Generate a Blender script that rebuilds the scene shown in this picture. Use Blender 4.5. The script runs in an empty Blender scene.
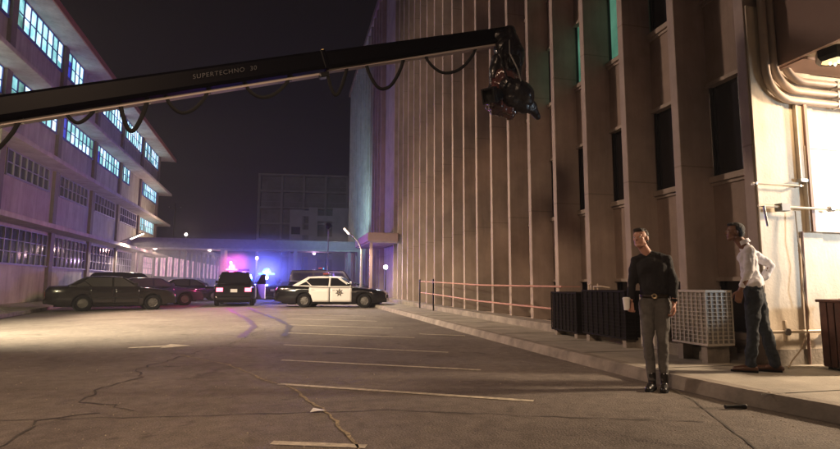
import bpy, bmesh, math, random
from mathutils import Vector, Matrix
R = math.radians
random.seed(7)
S = bpy.context.scene
C = S.collection

# ------------------------------------------------------------------ camera, world, sun, exposure
cam_d = bpy.data.cameras.new('camera'); cam = bpy.data.objects.new('camera', cam_d); C.objects.link(cam)
cam_d.sensor_width = 36; cam_d.lens = 36 * 530 / 840; cam_d.clip_start = .05; cam_d.clip_end = 2000
p_, y_, r_ = R(6.4), R(13.6), R(.2)
F_ = Vector((math.sin(y_) * math.cos(p_), math.cos(y_) * math.cos(p_), math.sin(p_)))
Rt = Vector((math.cos(y_), -math.sin(y_), 0)); Up = Rt.cross(F_)
R2 = Rt * math.cos(r_) + Up * math.sin(r_); U2 = Up * math.cos(r_) - Rt * math.sin(r_)
M_ = Matrix((R2, U2, -F_)).transposed().to_4x4(); M_.translation = Vector((0, 0, 1.14))
cam.matrix_world = M_
S.camera = cam

W = bpy.data.worlds.new('World'); S.world = W; W.use_nodes = True
wn = W.node_tree; wn.nodes.clear()
wo = wn.nodes.new('ShaderNodeOutputWorld'); bg1 = wn.nodes.new('ShaderNodeBackground'); bg2 = wn.nodes.new('ShaderNodeBackground')
sky = wn.nodes.new('ShaderNodeTexSky'); sky.sky_type = 'NISHITA'; sky.sun_disc = False
sky.sun_elevation = R(-4); sky.sun_rotation = R(200)
wn.links.new(sky.outputs[0], bg1.inputs[0]); bg1.inputs[1].default_value = .02
# glow of the city in the night sky: strongest low down
tc = wn.nodes.new('ShaderNodeTexCoord'); sx = wn.nodes.new('ShaderNodeSeparateXYZ'); cr = wn.nodes.new('ShaderNodeValToRGB')
wn.links.new(tc.outputs['Generated'], sx.inputs[0]); wn.links.new(sx.outputs[2], cr.inputs[0])
e = cr.color_ramp.elements
e[0].position = 0; e[0].color = (.0058, .0036, .0088, 1)
e[1].position = .55; e[1].color = (.0026, .0020, .0021, 1)
n = cr.color_ramp.elements.new(.16); n.color = (.0036, .0026, .0042, 1)
wn.links.new(cr.outputs[0], bg2.inputs[0]); bg2.inputs[1].default_value = 1
ad = wn.nodes.new('ShaderNodeAddShader')
wn.links.new(bg1.outputs[0], ad.inputs[0]); wn.links.new(bg2.outputs[0], ad.inputs[1]); wn.links.new(ad.outputs[0], wo.inputs[0])

sd = bpy.data.lights.new('moon', 'SUN'); sd.energy = .006; sd.angle = R(.5); sd.color = (.8, .85, 1)
so = bpy.data.objects.new('moon', sd); C.objects.link(so); so.rotation_euler = (R(50), 0, R(200))
S.view_settings.view_transform = 'Standard'; S.view_settings.look = 'None'; S.view_settings.gamma = 1
S.view_settings.exposure = .22; S.view_settings.use_curve_mapping = False
S.cycles.use_denoising = True
S.cycles.volume_bounces = 0; S.cycles.max_bounces = 6; S.cycles.sample_clamp_indirect = 3

# ------------------------------------------------------------------ materials
def mat(name, col, rough=.7, metal=0, var=0, scale=4, bump=0, bscale=60, coat=0, spec=.5, emit=None, es=0, col2=None, alpha=1, trans=0, ior=1.45, detail=6, streak=0, joint=0):
    m = bpy.data.materials.new(name); m.use_nodes = True
    nt = m.node_tree; b = nt.nodes['Principled BSDF']
    b.inputs['Base Color'].default_value = (*col, 1); b.inputs['Roughness'].default_value = rough
    b.inputs['Metallic'].default_value = metal; b.inputs['Specular IOR Level'].default_value = spec
    b.inputs['IOR'].default_value = ior
    b.inputs['Coat Weight'].default_value = coat; b.inputs['Coat Roughness'].default_value = .06
    b.inputs['Transmission Weight'].default_value = trans; b.inputs['Alpha'].default_value = alpha
    if emit: b.inputs['Emission Color'].default_value = (*emit, 1); b.inputs['Emission Strength'].default_value = es
    t = nt.nodes.new('ShaderNodeTexCoord')
    if var or col2:
        nz = nt.nodes.new('ShaderNodeTexNoise'); nz.inputs['Scale'].default_value = scale; nz.inputs['Detail'].default_value = detail
        nz.inputs['Roughness'].default_value = .62
        nt.links.new(t.outputs['Object'], nz.inputs['Vector'])
        r = nt.nodes.new('ShaderNodeValToRGB'); q = r.color_ramp.elements
        q[0].position = .32; q[1].position = .7
        c2 = col2 or tuple(min(1, c * (1 + var)) for c in col)
        c1 = tuple(c * (1 - var) for c in col)
        q[0].color = (*c1, 1); q[1].color = (*c2, 1)
        nt.links.new(nz.outputs[0], r.inputs[0]); nt.links.new(r.outputs[0], b.inputs['Base Color'])
    if streak:      # rain streaks and soiling running down the surface
        mp_ = nt.nodes.new('ShaderNodeMapping'); mp_.inputs['Scale'].default_value = (1.5,1.5,.16); nt.links.new(t.outputs['Object'], mp_.inputs[0])
        n3 = nt.nodes.new('ShaderNodeTexNoise'); n3.inputs['Scale'].default_value = 1.6; n3.inputs['Detail'].default_value = 7; n3.inputs['Roughness'].default_value = .7; nt.links.new(mp_.outputs[0], n3.inputs['Vector'])
        r3 = nt.nodes.new('ShaderNodeValToRGB'); r3.color_ramp.elements[0].position = .38; r3.color_ramp.elements[1].position = .58
        r3.color_ramp.elements[0].color = (1-streak,)*3 + (1,); r3.color_ramp.elements[1].color = (1,1,1,1); nt.links.new(n3.outputs[0], r3.inputs[0])
        mx = nt.nodes.new('ShaderNodeMix'); mx.data_type = 'RGBA'; mx.blend_type = 'MULTIPLY'; mx.inputs[0].default_value = 1
        src = b.inputs['Base Color'].links[0].from_socket if b.inputs['Base Color'].links else None
        if src: nt.links.new(src, mx.inputs[6])
        else: mx.inputs[6].default_value = (*col,1)
        nt.links.new(r3.outputs[0], mx.inputs[7]); nt.links.new(mx.outputs[2], b.inputs['Base Color'])
    if joint:       # horizontal construction joints
        sp_ = nt.nodes.new('ShaderNodeSeparateXYZ'); nt.links.new(t.outputs['Object'], sp_.inputs[0])
        d1 = nt.nodes.new('ShaderNodeMath'); d1.operation = 'DIVIDE'; d1.inputs[1].default_value = joint; nt.links.new(sp_.outputs[2], d1.inputs[0])
        d2 = nt.nodes.new('ShaderNodeMath'); d2.operation = 'FRACT'; nt.links.new(d1.outputs[0], d2.inputs[0])
        d3 = nt.nodes.new('ShaderNodeMath'); d3.operation = 'GREATER_THAN'; d3.inputs[1].default_value = .008; nt.links.new(d2.outputs[0], d3.inputs[0])
        d4 = nt.nodes.new('ShaderNodeMapRange'); d4.inputs[3].default_value = .72; d4.inputs[4].default_value = 1; nt.links.new(d3.outputs[0], d4.inputs[0])
        mx = nt.nodes.new('ShaderNodeMix'); mx.data_type = 'RGBA'; mx.blend_type = 'MULTIPLY'; mx.inputs[0].default_value = 1
        nt.links.new(b.inputs['Base Color'].links[0].from_socket, mx.inputs[6]); nt.links.new(d4.outputs[0], mx.inputs[7]); nt.links.new(mx.outputs[2], b.inputs['Base Color'])
    if bump:
        n2 = nt.nodes.new('ShaderNodeTexNoise'); n2.inputs['Scale'].default_value = bscale; n2.inputs['Detail'].default_value = 5
        bp = nt.nodes.new('ShaderNodeBump'); bp.inputs['Strength'].default_value = bump; bp.inputs['Distance'].default_value = .02
        nt.links.new(t.outputs['Object'], n2.inputs['Vector']); nt.links.new(n2.outputs[0], bp.inputs['Height']); nt.links.new(bp.outputs[0], b.inputs['Normal'])
    return m

def asphalt():
    m = mat('asphalt', (.07, .066, .062), .8, spec=.3, bump=.7, bscale=55)
    nt = m.node_tree; b = nt.nodes['Principled BSDF']; L = nt.links.new
    t = nt.nodes.new('ShaderNodeTexCoord')
    def noise(s, d=6, rg=.6, dist=0):
        q = nt.nodes.new('ShaderNodeTexNoise'); q.inputs['Scale'].default_value = s; q.inputs['Detail'].default_value = d
        q.inputs['Roughness'].default_value = rg; q.inputs['Distortion'].default_value = dist; L(t.outputs['Object'], q.inputs['Vector']); return q.outputs[0]
    def ramp(i, stops):
        r = nt.nodes.new('ShaderNodeValToRGB'); r.color_ramp.elements[0].position = stops[0][0]; r.color_ramp.elements[0].color = (*stops[0][1], 1)
        r.color_ramp.elements[1].position = stops[-1][0]; r.color_ramp.elements[1].color = (*stops[-1][1], 1)
        for p, c in stops[1:-1]:
            x = r.color_ramp.elements.new(p); x.color = (*c, 1)
        L(i, r.inputs[0]); return r.outputs[0]
    def mix(a, bb, mode, f=1):
        x = nt.nodes.new('ShaderNodeMix'); x.data_type = 'RGBA'; x.blend_type = mode; x.inputs[0].default_value = f
        L(a, x.inputs[6]); L(bb, x.inputs[7]); return x.outputs[2]
    base = ramp(noise(.45, 8, .65, .6), [(.3, (.115, .098, .084)), (.5, (.160, .139, .120)), (.72, (.205, .180, .154))])
    g = lambda v: (v, v, v)
    med = ramp(noise(7, 6, .7), [(.3, g(.72)), (.7, g(1.2))])
    fine = ramp(noise(75, 4, .85), [(.36, g(.45)), (.5, g(1)), (.66, g(1.9))])
    # oil stains
    st = ramp(noise(1.3, 4, .55, 1.2), [(.60, g(1)), (.70, g(.62))])
    # pale aggregate stones
    vo = nt.nodes.new('ShaderNodeTexVoronoi'); vo.inputs['Scale'].default_value = 26; L(t.outputs['Object'], vo.inputs['Vector'])
    sp = ramp(vo.outputs['Distance'], [(.07, g(2.2)), (.12, g(1))])
    c = mix(mix(mix(mix(base, med, 'MULTIPLY'), fine, 'MULTIPLY', .8), st, 'MULTIPLY'), sp, 'MULTIPLY', .5)
    L(c, b.inputs['Base Color'])
    rr = ramp(noise(2.2, 5, .6), [(.3, g(.68)), (.7, g(.92))]); L(rr, b.inputs['Roughness'])
    return m

M = {}
M['asphalt'] = asphalt()
M['concrete'] = mat('sidewalk_concrete', (.30, .275, .23), .8, var=.22, scale=2.2, bump=.35, bscale=40)
M['kerb'] = mat('kerb_concrete', (.24, .21, .175), .82, var=.35, scale=3, bump=.4, bscale=30)
M['seam'] = mat('sand_seam', (.09, .08, .065), .9, var=.1, col2=(.46, .37, .22), scale=26)
M['crack'] = mat('crack_fill', (.070, .063, .055), .9, var=.2)
M['paint'] = mat('road_paint', (.50, .45, .35), .7, var=.4, scale=14, detail=9)
M['wallR'] = mat('painted_concrete', (.30, .225, .185), .75, var=.2, streak=.2, scale=1.4, bump=.12, bscale=35)
M['finR'] = mat('fin_concrete', (.37, .30, .25), .7, joint=2.97, var=.2, streak=.18, scale=1.1, bump=.12, bscale=30)
M['endwall'] = mat('end_wall_plaster', (.62, .54, .43), .75, var=.14, streak=.22, scale=1.6, bump=.22, bscale=26)
M['fascia'] = mat('fascia_paint', (.26, .17, .14), .7, var=.1, scale=2)
M['wallL'] = mat('left_wall_plaster', (.36, .335, .245), .8, var=.16, streak=.25, scale=.9, bump=.15, bscale=18)
M['slabL'] = mat('left_slab_concrete', (.38, .34, .27), .8, var=.18, streak=.2, scale=1.2, bump=.12, bscale=20)
M['pilL'] = mat('pilaster_paint', (.13, .095, .085), .7, var=.15)
M['redtrim'] = mat('roof_edge_paint', (.30, .10, .07), .5, var=.15)
M['glassd'] = mat('dark_window_glass', (.012, .012, .018), .07, spec=.9)
M['glassb'] = mat('hazy_window_glass', (.022, .019, .05), .10, var=.3, scale=.8, spec=.6)
M['frame'] = mat('window_frame_paint', (.24, .22, .27), .5)
M['frameblue'] = mat('blue_frame_paint', (.05, .06, .25), .5)
M['black'] = mat('black_metal', (.012, .012, .013), .35, metal=.3)
M['blackm'] = mat('black_matte', (.015, .015, .017), .62, bump=.1)
M['rubber'] = mat('rubber', (.008, .008, .009), .8, spec=.2)
M['pipe'] = mat('painted_pipe', (.42, .34, .28), .45, var=.1, scale=5)
M['pipew'] = mat('pale_pipe', (.60, .50, .38), .42, var=.12, scale=6)
M['rail'] = mat('rail_paint', (.50, .27, .22), .45, var=.12)
M['steel'] = mat('dull_steel', (.42, .41, .40), .35, metal=.8, var=.15, scale=9)
M['acw'] = mat('pale_enamel', (.42, .385, .33), .5, var=.08)
M['acd'] = mat('dark_enamel', (.010, .009, .008), .75, var=.2, spec=.15)
M['grey'] = mat('grey_enamel', (.22, .205, .185), .55, var=.12)
M['panel'] = mat('white_board', (.80, .80, .78), .45, var=.03, scale=3)
M['wood'] = mat('bin_wood', (.085, .030, .02), .6, var=.3, scale=8)
def lit(name, col, s):
    m = mat(name, (.02, .02, .02), .2); b = m.node_tree.nodes['Principled BSDF']
    b.inputs['Emission Color'].default_value = (*col, 1); b.inputs['Emission Strength'].default_value = s; return m
def litwin(name, c1, c2, s, scale):
    m = lit(name, c1, s); nt = m.node_tree; b = nt.nodes['Principled BSDF']
    t = nt.nodes.new('ShaderNodeTexCoord'); nz = nt.nodes.new('ShaderNodeTexNoise'); nz.inputs['Scale'].default_value = scale; nz.inputs['Detail'].default_value = 3
    r = nt.nodes.new('ShaderNodeValToRGB'); q = r.color_ramp.elements; q[0].position = .35; q[1].position = .65; q[0].color = (*c1, 1); q[1].color = (*c2, 1)
    nt.links.new(t.outputs['Object'], nz.inputs[0]); nt.links.new(nz.outputs[0], r.inputs[0]); nt.links.new(r.outputs[0], b.inputs['Emission Color'])
    return m
M['lit'] = [litwin('lit_window_%d' % i, a, b, s*1.8, 1.6) for i, (a, b, s) in enumerate([((.17, .44, .52), (.45, .80, .86), 1.0), ((.08, .30, .34), (.28, .60, .62), .8), ((.30, .56, .78), (.70, .92, 1.0), 1.1), ((.05, .16, .15), (.16, .38, .34), .6)])]
M['litblue'] = lit('blue_pane_window', (.03, .05, .55), .8)  # deep blue glowing pane, first in some windows
M['litgreen'] = litwin('green_lit_window', (.05, .16, .10), (.14, .36, .24), .55, 1.2)
M['litpink'] = litwin('pink_lit_window', (.55, .20, .40), (1, .60, .62), .9, 1.5)
M['lampw'] = lit('lamp_white', (1, .82, .74), 14)
M['lampy'] = lit('lamp_warm', (1, .60, .22), 5)
M['lampp'] = lit('lamp_pink', (1, .62, .62), 10)

# ------------------------------------------------------------------ mesh helpers
class MB:
    def __init__(s): s.v = []; s.f = []; s.mi = []
    def add(s, vs, fs, k=0):
        o = len(s.v); s.v += [tuple(v) for v in vs]; s.f += [tuple(i + o for i in f) for f in fs]; s.mi += [k] * len(fs); return s
    def box(s, a, b, k=0):
        x0, x1 = sorted((a[0], b[0])); y0, y1 = sorted((a[1], b[1])); z0, z1 = sorted((a[2], b[2]))
        return s.add([(x0,y0,z0),(x1,y0,z0),(x1,y1,z0),(x0,y1,z0),(x0,y0,z1),(x1,y0,z1),(x1,y1,z1),(x0,y1,z1)],
                     [(0,3,2,1),(4,5,6,7),(0,1,5,4),(1,2,6,5),(2,3,7,6),(3,0,4,7)], k)
    def bar(s, p, q, w, h=None, k=0, upv=(0,0,1)):
        p, q = Vector(p), Vector(q); h = h or w; d = (q - p).normalized(); u = Vector(upv)
        if abs(d.dot(u)) > .98: u = Vector((0, 1, 0))
        a = d.cross(u).normalized(); b = a.cross(d).normalized()
        vs = [c + a * sx * w / 2 + b * sy * h / 2 for c in (p, q) for sx, sy in ((-1,-1),(1,-1),(1,1),(-1,1))]
        return s.add(vs, [(3,2,1,0),(4,5,6,7),(0,1,5,4),(1,2,6,5),(2,3,7,6),(3,0,4,7)], k)
    def tube(s, pts, r, seg=10, k=0, caps=True):
        pts = [Vector(p) for p in pts]; n = len(pts); rs = r if isinstance(r, (list, tuple)) else [r] * n
        o = len(s.v); a = None
        for i, p in enumerate(pts):
            d = (pts[min(i+1,n-1)] - pts[max(i-1,0)]).normalized()
            if a is None:
                a = d.orthogonal().normalized()
            else: a = (a - d * a.dot(d)).normalized()
            b = d.cross(a)
            for j in range(seg):
                t = 2 * math.pi * j / seg; s.v.append(tuple(p + (a * math.cos(t) + b * math.sin(t)) * rs[i]))
        for i in range(n - 1):
            for j in range(seg):
                s.f.append((o+i*seg+j, o+i*seg+(j+1)%seg, o+(i+1)*seg+(j+1)%seg, o+(i+1)*seg+j)); s.mi.append(k)
        if caps:
            s.f.append(tuple(o + j for j in reversed(range(seg)))); s.f.append(tuple(o + (n-1)*seg + j for j in range(seg))); s.mi += [k, k]
        return s
    def lathe(s, c, ax, prof, seg=20, k=0):   # prof: (r, t) along axis
        c = Vector(c); ax = Vector(ax).normalized(); a = ax.orthogonal().normalized(); b = ax.cross(a); o = len(s.v)
        for r, t in prof:
            for j in range(seg):
                q = 2 * math.pi * j / seg; s.v.append(tuple(c + ax * t + (a * math.cos(q) + b * math.sin(q)) * r))
        for i in range(len(prof) - 1):
            for j in range(seg):
                s.f.append((o+i*seg+j, o+i*seg+(j+1)%seg, o+(i+1)*seg+(j+1)%seg, o+(i+1)*seg+j)); s.mi.append(k)
        return s
    def poly(s, pts, th, nrm, k=0):          # flat polygon given thickness along nrm
        n = Vector(nrm).normalized() * th; m = len(pts); a = [Vector(p) for p in pts]; b = [p + n for p in a]
        return s.add(a + b, [tuple(reversed(range(m))), tuple(range(m, 2*m))] + [(i, (i+1)%m, m+(i+1)%m, m+i) for i in range(m)], k)
    def build(s, name, m, parent=None, smooth=False, bevel=0, fix=True):
        me = bpy.data.meshes.new(name); me.from_pydata(s.v, [], s.f)
        for x in (m if isinstance(m, (list, tuple)) else [m]): me.materials.append(x)
        me.polygons.foreach_set('material_index', s.mi)
        if fix:
            bm = bmesh.new(); bm.from_mesh(me); bmesh.ops.recalc_face_normals(bm, faces=bm.faces); bm.to_mesh(me); bm.free()
        if smooth:
            me.polygons.foreach_set('use_smooth', [True] * len(me.polygons))
            try: me.set_sharp_from_angle(angle=R(38))
            except Exception: pass
        o = bpy.data.objects.new(name, me); C.objects.link(o); o.parent = parent
        if bevel:
            b = o.modifiers.new('bevel', 'BEVEL'); b.width = bevel; b.segments = 2; b.limit_method = 'ANGLE'; b.angle_limit = R(35)
        return o
def tag(o, label=None, cat=None, group=None, kind=None):
    if label: o['label'] = label
    if cat: o['category'] = cat
    if group: o['group'] = group
    if kind: o['kind'] = kind
    return o
def thing(name, loc, label, cat, group=None, rz=0):
    o = bpy.data.objects.new(name, None); C.objects.link(o); o.location = loc; o.rotation_euler = (0, 0, rz); o.empty_display_size = .3
    return tag(o, label, cat, group)
def lamp(kind, loc, col, energy, parent=None, size=.1, target=None, spot=60, blend=.5, sizey=None):
    d = bpy.data.lights.new('lamp_light', kind); d.color = col; d.energy = energy
    if kind == 'AREA':
        d.size = size
        if sizey: d.shape = 'RECTANGLE'; d.size_y = sizey
    else: d.shadow_soft_size = size
    if kind == 'SPOT': d.spot_size = R(spot); d.spot_blend = blend
    o = bpy.data.objects.new('lamp_light', d); C.objects.link(o); o.location = loc
    if target is not None: o.rotation_euler = (Vector(target) - Vector(loc)).to_track_quat('-Z', 'Y').to_euler()
    if parent: o.parent = parent
    return o
def struct(o): o['kind'] = 'structure'; return o

# ------------------------------------------------------------------ ground, road, sidewalks
g = MB().add([(-600,-300,-.02),(600,-300,-.02),(600,900,-.02),(-600,900,-.02)], [(0,1,2,3)]); struct(g.build('ground', M['asphalt']))
b = MB()
for i in range(0, 1):
    b.add([(-10.6,-12,0),(4.6,-12,0),(4.6,120,0),(-14,120,0),(-10.9,30,0),(-8.6,19,0),(-8.6,-12,0)][1:], [(0,1,2,3,4,5)])
struct(b.build('road', M['asphalt']))

# right sidewalk with kerb; outline of the kerb line (x, y)
KL = [(8.0,-4),(5.6,1.6),(4.55,3.3),(4.28,4.4),(4.15,5.6),(4.08,8),(4.03,12),(4.02,20),(4.02,36),(4.02,70)]
b = MB()
for (x0,y0),(x1,y1) in zip(KL, KL[1:]):
    b.add([(x0+.16,y0,.135),(14,y0,.135),(14,y1,.135),(x1+.16,y1,.135)], [(0,1,2,3)])
struct(b.build('sidewalk', M['concrete'], fix=False))
b = MB()
rn = random.Random(3)
for (x0,y0),(x1,y1) in zip(KL, KL[1:]):
    n = max(1, int(abs(y1-y0)/1.5))
    for i in range(n):
        ya, yb = y0+(y1-y0)*i/n, y0+(y1-y0)*(i+1)/n; xa, xb = x0+(x1-x0)*i/n, x0+(x1-x0)*(i+1)/n
        t = .139
        b.add([(xa-.03,ya,0),(xb-.03,yb,0),(xb,yb,t-.03),(xa,ya,t-.03),(xb+.03,yb,t),(xa+.03,ya,t),(xb+.17,yb,t),(xa+.17,ya,t)],
              [(0,1,2,3),(3,2,4,5),(5,4,6,7)])
struct(b.build('kerb', M['kerb'], smooth=True))
b = MB()
for y in [x*1.55+2.6 for x in range(22)]: b.box((4.25,y,.135),(5.45,y+.012,.1395))
struct(b.build('sidewalk_joints', M['crack']))
# raised strip at the foot of the ribbed building
b = MB().box((5.42,6.1,.13),(5.9,41,.30)); struct(b.build('ledge', M['kerb'], bevel=.01))

# left sidewalk rising to the wall
LK = [(-8.9,-12),(-8.9,19.2),(-9.3,22),(-10.2,27.5),(-10.6,30),(-12.0,62)]
b = MB()
for (x0,y0),(x1,y1) in zip(LK, LK[1:]):
    b.add([(x0,y0,0),(x1,y1,0),(x1,y1,.13),(x0,y0,.13),(x0-.15,y0,.135),(x1-.15,y1,.135),(-17,y0,.38),(-17,y1,.38)],
          [(0,1,2,3),(3,2,5,4),(4,5,7,6)])
struct(b.build('pavement', M['kerb'], fix=False))

def strip(name, pts, w, m, z=.005, jit=.0, seed=1):
    r = random.Random(seed); P = []
    for (a, c) in zip(pts, pts[1:]):
        n = max(1, int((Vector(c)-Vector(a)).length/.12)) if jit else 1
        for i in range(n): P.append(Vector(a).lerp(Vector(c), i/n) + Vector((r.uniform(-jit,jit), r.uniform(-jit,jit))))
    P.append(Vector(pts[-1])); b = MB(); vs = []; fs = []
    for i, p in enumerate(P):
        d = (P[min(i+1,len(P)-1)] - P[max(i-1,0)]).normalized(); nn = Vector((-d.y, d.x)); ww = w * (1 + (r.uniform(-.6,.5) if jit else 0))/2
        vs += [(*(p+nn*ww), z), (*(p-nn*ww), z)]
    fs = [(2*i,2*i+1,2*i+3,2*i+2) for i in range(len(P)-1)]
    o = b.add(vs, fs).build(name, m); 
    return struct(o)
for y0, y1, xe in ((4.1,3.86,.55),(6.41,4.95,2.35),(8.36,6.85,2.5),(10.42,8.7,2.6),(12.9,11.2,2.6),(15.4,13.7,2.6),(18.0,16.3,2.6),(20.6,18.9,2.6)):
    k = (y1-y0)/(xe+.1)
    strip('stall_line', [(-.1,y0),(xe,y1)], .085, M['paint'], seed=int(y0*10))
strip('stall_line', [(2.9,12.0),(3.8,11.4)], .09, M['paint'])
strip('sandy_seam', [(-1.7,9.3),(-.8,8.03),(-.26,6.71),(.03,6.21),(.37,4.83),(.5,3.84),(.56,2.5)], .026, M['seam'], jit=.02, seed=5)
strip('asphalt_crack', [(-2.1,3.9),(-1.93,4.47),(-2.0,5.2),(-1.6,5.35)], .02, M['crack'], jit=.03, seed=2)
strip('asphalt_crack', [(-1.3,5.4),(-1.91,5.9),(-2.0,6.6),(-1.75,7.2),(-1.96,7.84),(-1.6,9.2),(-1.0,11.0),(-.6,14)], .02, M['crack'], jit=.05, seed=4)
strip('asphalt_crack', [(-6,5.9),(-2.3,5.25),(-.73,5.05),(.9,4.9),(2.6,4.2),(3.4,3.9)], .012, M['crack'], jit=.02, seed=8)
strip('asphalt_crack', [(4.2,5.5),(3.9,4.6),(3.2,3.2),(2.9,2.4)], .014, M['crack'], jit=.006, seed=9)
# worn white arrow on the road
b = MB(); ar = [(-2.75,10.55),(-2.2,10.72),(-2.15,10.95),(-1.75,10.62),(-2.2,10.28),(-2.2,10.5),(-2.75,10.4)]
b.add([(x,y,.006) for x,y in ar], [tuple(range(7))]); struct(b.build('road_arrow', M['paint']))
# skid marks curving towards the police cars
for off in (0, .9):
    strip('tyre_mark', [(-1.0+off,12),(-.9+off,15),(-1.3+off,18),(-2.1+off,22),(-2.9+off,27)], .16, mat('tyre_rubber_mark', (.062,.056,.050), .6, var=.3, scale=10), z=.0045+off*.001, jit=.01)
# pebbles and grit scattered on the asphalt
b = MB(); rn = random.Random(11)
for i in range(1500):
    x, y = rn.uniform(-7, 4.1), rn.uniform(2.6, 16); s = rn.uniform(.002,.007)
    b.lathe((x,y,0), (0,0,1), [(s*.8,0),(s,s*.5),(s*.5,s)], 5); n = len(b.v); b.f.append((n-5,n-4,n-3,n-2,n-1)); b.mi.append(0)
tag(b.build('gravel', mat('pebbles', (.36,.31,.24), .8, var=.5, scale=3)), 'loose grit scattered over the dark asphalt', 'gravel', kind='stuff')
# the dead leaf / scrap by the seam
o = MB().poly([(.2,4.96,.004),(.27,4.93,.02),(.33,4.97,.012),(.3,5.03,.006),(.23,5.03,.022)], .004, (0,0,1)).build('paper_scrap', M['panel']); tag(o, 'small pale scrap lying on the asphalt beside the sandy seam', 'litter')

# ------------------------------------------------------------------ right building
XF, XB = 5.85, 6.42
RB = thing('office_building', (7, 5.6, 0), 'tall brown office block faced with vertical concrete fins along the sidewalk', 'building')
RB.rotation_euler = (0,0,0)
def rb(o):
    o.parent = RB; o.matrix_parent_inverse = Matrix.Translation((-7,-5.6,0)); return o
HT = 21.9
rb(MB().box((XB+.12,5.95,0),(22,58.5,HT)).build('wall', M['wallR']))
fy = [6.91 + 1.33*i for i in range(19)] + [36.0 + 1.33*i for i in range(4)]
for y in fy: rb(MB().box((XF,y,.28),(XB+.02,y+.16,HT+.3)).build('fin', M['finR'], bevel=.012))
rb(MB().box((XF+.3,31.2,.28),(XB+.05,35.9,HT)).build('blank_panel', M['finR']))
for i in range(10):
    y = 41.4 + 1.72*i
    rb(MB().box((XF,y,.28),(XB+.02,y+.2,HT+.3)).build('fin', M['finR'], bevel=.012))
rb(MB().box((XF-.05,5.6,HT+.32),(XB+1,58.6,HT+.8)).build('parapet', M['fascia']))
# spandrels, sills and windows of the bays
levels = [(.45,1.20),(2.82,4.28),(5.79,7.25),(8.76,10.22),(11.73,13.19),(14.7,16.16),(17.67,19.13)]
bays = [(5.76,6.91)] + [(a+.16,b_) for a,b_ in zip(fy[:18], fy[1:19])]
sp = MB(); far = MB()
def spb(bi, a, c):
    if bi < 9: rb(MB().box(a, c).build('spandrel', M['wallR']))
    else: sp.box(a, c)
for bi, (ya, yb) in enumerate(bays):
    z = .28
    for li, (z0, z1) in enumerate(levels):
        spb(bi, (XB,ya,z),(XB+.12,yb,z0-.09))
        if bi < 9:
            w = rb(MB().box((XB-.07,ya,z0-.09),(XB+.12,yb,z0)).build('window', M['finR']))
            MB().box((XB-.05,ya,z1),(XB+.12,yb,z1+.06)).build('lintel', M['finR'], w)
            MB().box((XB-.03,ya,z0-.14),(XB-.002,yb,z0-.095)).build('drip_edge', M['finR'], w)
            fr = MB().box((XB+.03,ya,z0),(XB+.07,ya+.035,z1)).box((XB+.03,yb-.035,z0),(XB+.07,yb,z1))
            if yb-ya > 1: fr.box((XB+.03,(ya+yb)/2-.02,z0),(XB+.07,(ya+yb)/2+.02,z1))
            f = fr.build('window_frame', M['black'], w)
            green = (li == 2 and bi in (2,3,4)) or (li == 3 and bi in (1,4)) or (li==4 and bi in (3,))
            MB().box((XB+.075,ya,z0),(XB+.09,yb,z1)).build('pane', M['litgreen'] if green else M['glassd'], w)
        else:
            far.box((XB+.02,ya,z0-.09),(XB+.12,yb,z1+.06))
        z = z1+.06
    spb(bi, (XB,ya,z),(XB+.12,yb,HT))
f = rb(sp.build('distant_spandrel', M['wallR'])); f['kind'] = 'stuff'
f = rb(far.build('distant_window', M['glassd'])); f['kind'] = 'stuff'
# end wall facing the camera, with its corner pier
rb(MB().box((XF,5.6,.13),(XB+.1,5.76,HT)).build('corner_pier', M['finR'], bevel=.012))
rb(MB().box((XB+.1,5.605,.13),(14,5.95,HT)).build('end_wall', M['endwall']))
# plaster face of end wall over pier
rb(MB().box((XF+.02,5.575,.13),(XB+.45,5.598,4.9)).build('plaster_face', M['endwall']))
rb(MB().box((XF+.02,5.56,.135),(13,5.5745,.33)).build('wall_base', M['kerb']))
# entrance canopy with its fascia
can = thing('entrance_canopy', (8,3,0), 'heavy brown entrance canopy over the sidewalk at the building corner', 'canopy')
b = MB().box((6.25,.2,4.05),(6.31,5.57,8.5)).box((6.31,.2,4.6),(14,.5,8.5)); o = b.build('fascia', M['fascia'], can); o.matrix_parent_inverse = Matrix.Translation((-8,-3,0))
o = MB().box((6.312,.5,4.065),(14,5.18,4.16)).build('soffit', M['endwall'], can); o.matrix_parent_inverse = Matrix.Translation((-8,-3,0))
o = MB().box((6.312,5.185,4.03),(14,5.565,4.2)).build('soffit_beam', M['fascia'], can); o.matrix_parent_inverse = Matrix.Translation((-8,-3,0))
for x in (9.5, 13.5):
    o = MB().box((x,.55,.13),(x+.35,.9,4.06)).build('column', M['endwall'], can, bevel=.015); o.matrix_parent_inverse = Matrix.Translation((-8,-3,0))
# soffit lamp
sl_ = thing('soffit_lamp', (6.53,4.96,4.07), 'dark hexagonal lamp with warm glass under the entrance canopy', 'lamp')
prof = [(.02,0),(.21,0),(.21,-.10),(.17,-.15),(.155,-.15)]
MB().lathe((0,0,0), (0,0,1), prof, 6).build('lamp_housing', M['black'], sl_)
MB().lathe((0,0,-.115), (0,0,1), [(.0,-.05),(.08,-.045),(.15,-.02),(.15,.0)], 12).build('lamp_glass', lit('soffit_glass', (1,.62,.25), 1.6), sl_, smooth=True)
for dx, dy in ((.04,.03),(-.05,.02),(.0,-.05)):
    MB().lathe((dx,dy,-.175), (0,0,1), [(.0,-.02),(.016,0),(.0,.02)], 8).build('bulb', lit('soffit_bulb', (1,.75,.4), 14), sl_)
lamp('AREA', (0,0,-.21), (1,.66,.38), 20, sl_, size=.28)
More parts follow.
